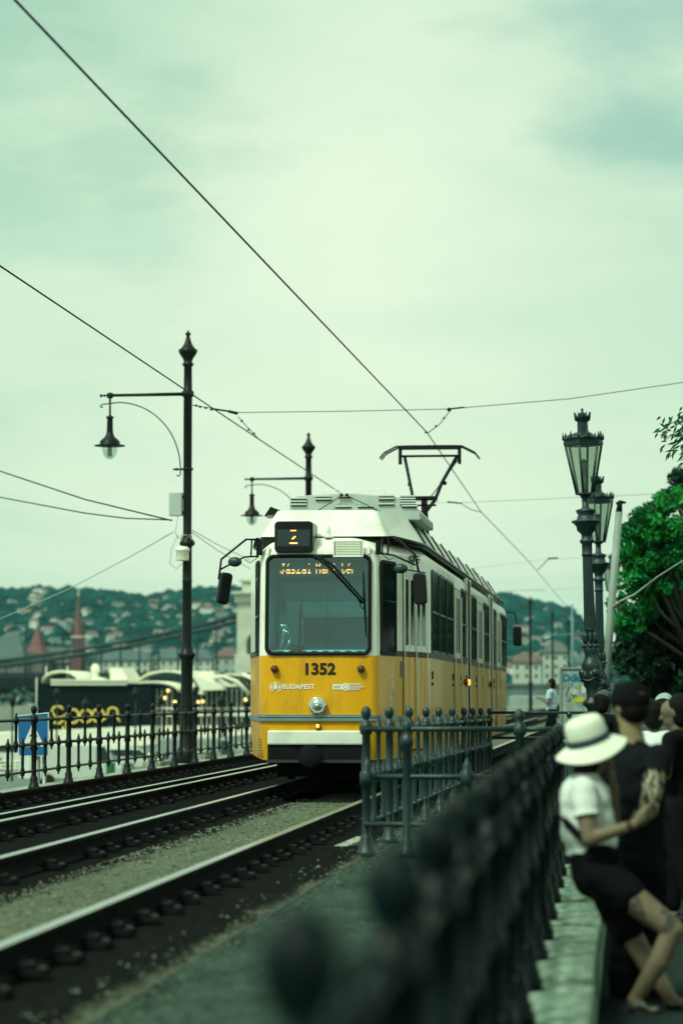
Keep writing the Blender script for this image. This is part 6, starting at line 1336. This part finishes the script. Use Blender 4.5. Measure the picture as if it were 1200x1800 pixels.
mb = MB(); mb.prism(rrect(.15, .10, .045, 4), hc_ + hu * .03 + hf * .13, hr, hf, -hu * .008); mb.build('cap_peak', BLKC, co_, bevel=.003); mb = MB(); mb.prism(rrect(.035, .02, .008, 3), hc_ + hu * .045 - hf * .112 - hr * .0, hr, hu, -hf * .004); mb.build('cap_strap', M('cap_badge', (.06, .05, .05), .6), co_)
# --- passers-by
def passer(label, px, ptop, Y, face, top_m, leg_m, h=1.68, stride=.0, arm=None, hat=None, ground=WALK, skin=SKIN, bag=False, vox=.018, cat='person'):
    x = P(px, 1220, Y).x; root = thing('person', label, cat, (x, Y, ground)); f = Vector((math.sin(face), math.cos(face), 0)); r = Vector((f.y, -f.x, 0)); U = Vector((0, 0, 1)); k = h / 1.70
    J = lambda a, b, c: (r * a + f * b + U * c) * k
    q, hf, hu, hr = head_parts(J(0, .03, 1.58), f - U * .15, k)
    hipy = .90; arms = arm or [((.20, .0, 1.38), (.25, -.04, 1.10), (.24, .06, .86)), ((-.20, .0, 1.38), (-.25, -.02, 1.10), (-.24, .08, .86))]
    q += [(J(0, 0, 1.36), .055 * k, J(0, .02, 1.5), .05 * k), (J(-.14, 0, 1.38), .065 * k, J(.14, 0, 1.38), .065 * k), (J(0, 0, 1.30), .125 * k, J(0, 0, 1.08), .11 * k), (J(0, 0, 1.08), .11 * k, J(0, 0, .93), .13 * k)]
    for s_ in (1, -1): st = stride * s_; q += [(J(.09 * s_, 0, .90), .085 * k, J(.10 * s_, st * .5 + .02, .48), .058 * k), (J(.10 * s_, st * .5 + .02, .48), .055 * k, J(.10 * s_, st - .02, .09), .038 * k), (J(.10 * s_, st - .03, .06), .04 * k, J(.11 * s_, st + .14, .04), .034 * k)]
    for a, b, c in arms: q += [(J(*a), .046 * k, J(*b), .040 * k), (J(*b), .038 * k, J(*c), .027 * k)]; a_, b_ = J(*b), J(*c); q += hand(b_, b_ - a_, f * .2 - r * (1 if a[0] > 0 else -1), f, .17 * k, .6)
    blob_mesh(q, 'body', skin, root, max(.009, vox * .6), 2)
    t = [(J(-.15, 0, 1.385), .078 * k, J(.15, 0, 1.385), .078 * k), (J(0, 0, 1.30), .14 * k, J(0, 0, .98), .145 * k)]
    blob_mesh(t, 'shirt', top_m, root, vox, 3, [(J(0, 0, .90), -U)], fold=.012)
    for a, b, c in arms: e_ = Vector(a).lerp(Vector(b), .8); blob_mesh([(J(*a), .068 * k, J(*e_), .060 * k)], 'sleeve', top_m, root, vox * .8, 2, [(J(*Vector(a).lerp(Vector(b), .6)), (J(*b) - J(*a)).normalized())])
    lg = [(J(0, 0, .93), .142 * k, J(0, 0, .88), .145 * k)]
    for s_ in (1, -1): st = stride * s_; lg += [(J(.09 * s_, 0, .88), .105 * k, J(.10 * s_, st * .5 + .02, .50), .080 * k), (J(.10 * s_, st * .5 + .02, .50), .078 * k, J(.10 * s_, st - .02, .14), .062 * k)]
    blob_mesh(lg, 'trousers', leg_m, root, vox, 3)
    mb = MB()
    for s_ in (1, -1): st = stride * s_; mb.tube([J(.10 * s_, st - .07, .045), J(.105 * s_, st + .06, .05), J(.11 * s_, st + .18, .035)], [.042 * k, .045 * k, .032 * k], 10)
    mb.build('shoe', BLK, root)
    hc_ = J(0, .015, 1.60)
    blob_mesh([(hc_ + U * .025 - f * .022, .101 * k, hc_ - f * .035 - U * .05, .086 * k)], 'hair', HAIR, root, .016, 2)
    if hat: blob_mesh([(hc_ + U * .055, .098 * k, hc_ + U * .06 + f * .02, .094 * k)], 'cap', hat, root, .012, 2, [(hc_ + U * .03, -U)])
    if bag: MB().ball(J(.05, -.24, 1.0), (.10, .13, .16), 12).build('bag', BLKC, root)
    return root
TEA = M('pale_blue_shirt', (.42, .55, .62), .8, 0, .15, 10); GREYC = M('grey_cap_cloth', (.30, .40, .38), .8, 0, .2, 20); MAR = M('maroon_cap_cloth', (.16, .03, .05), .8); SLA = M('slate_cloth', (.05, .065, .075), .8)
holding = [((.19, .02, 1.38), (.24, .04, 1.12), (.08, .26, 1.22)), ((-.19, .02, 1.38), (-.24, .04, 1.12), (-.06, .26, 1.20))]
c1 = passer('person in a pale blue shirt and dark trousers walking across the far tracks, hands raised', 969, 1190, 66, R(-80), TEA, BLKC, 1.66, .22, holding, None, PATH, bag=True)
passer('person in black looking at a phone at the picture edge', 1192, 1215, 19.5, R(-75), BLKC, BLKC, 1.60, .1, holding, None)
passer('person with a pale grey cap between the phone user and the black cap', 1166, 1228, 25, R(10), SLA, BLKC, 1.58, .1, None, GREYC)
passer('person in a loose white shirt just behind the shoulder of the black tee shirt', 1149, 1236, 22, R(20), SHIRTW, SLA, 1.55, .05)
passer('person in dark clothes and a slate cap seen between the lamp and the white hat', 1058, 1226, 31, R(30), BLKC, BLKC, 1.62, .1, None, SLA)
passer('person in dark clothes under the far trees', 1128, 1210, 60, R(180), SLA, BLKC, 1.68, .15)
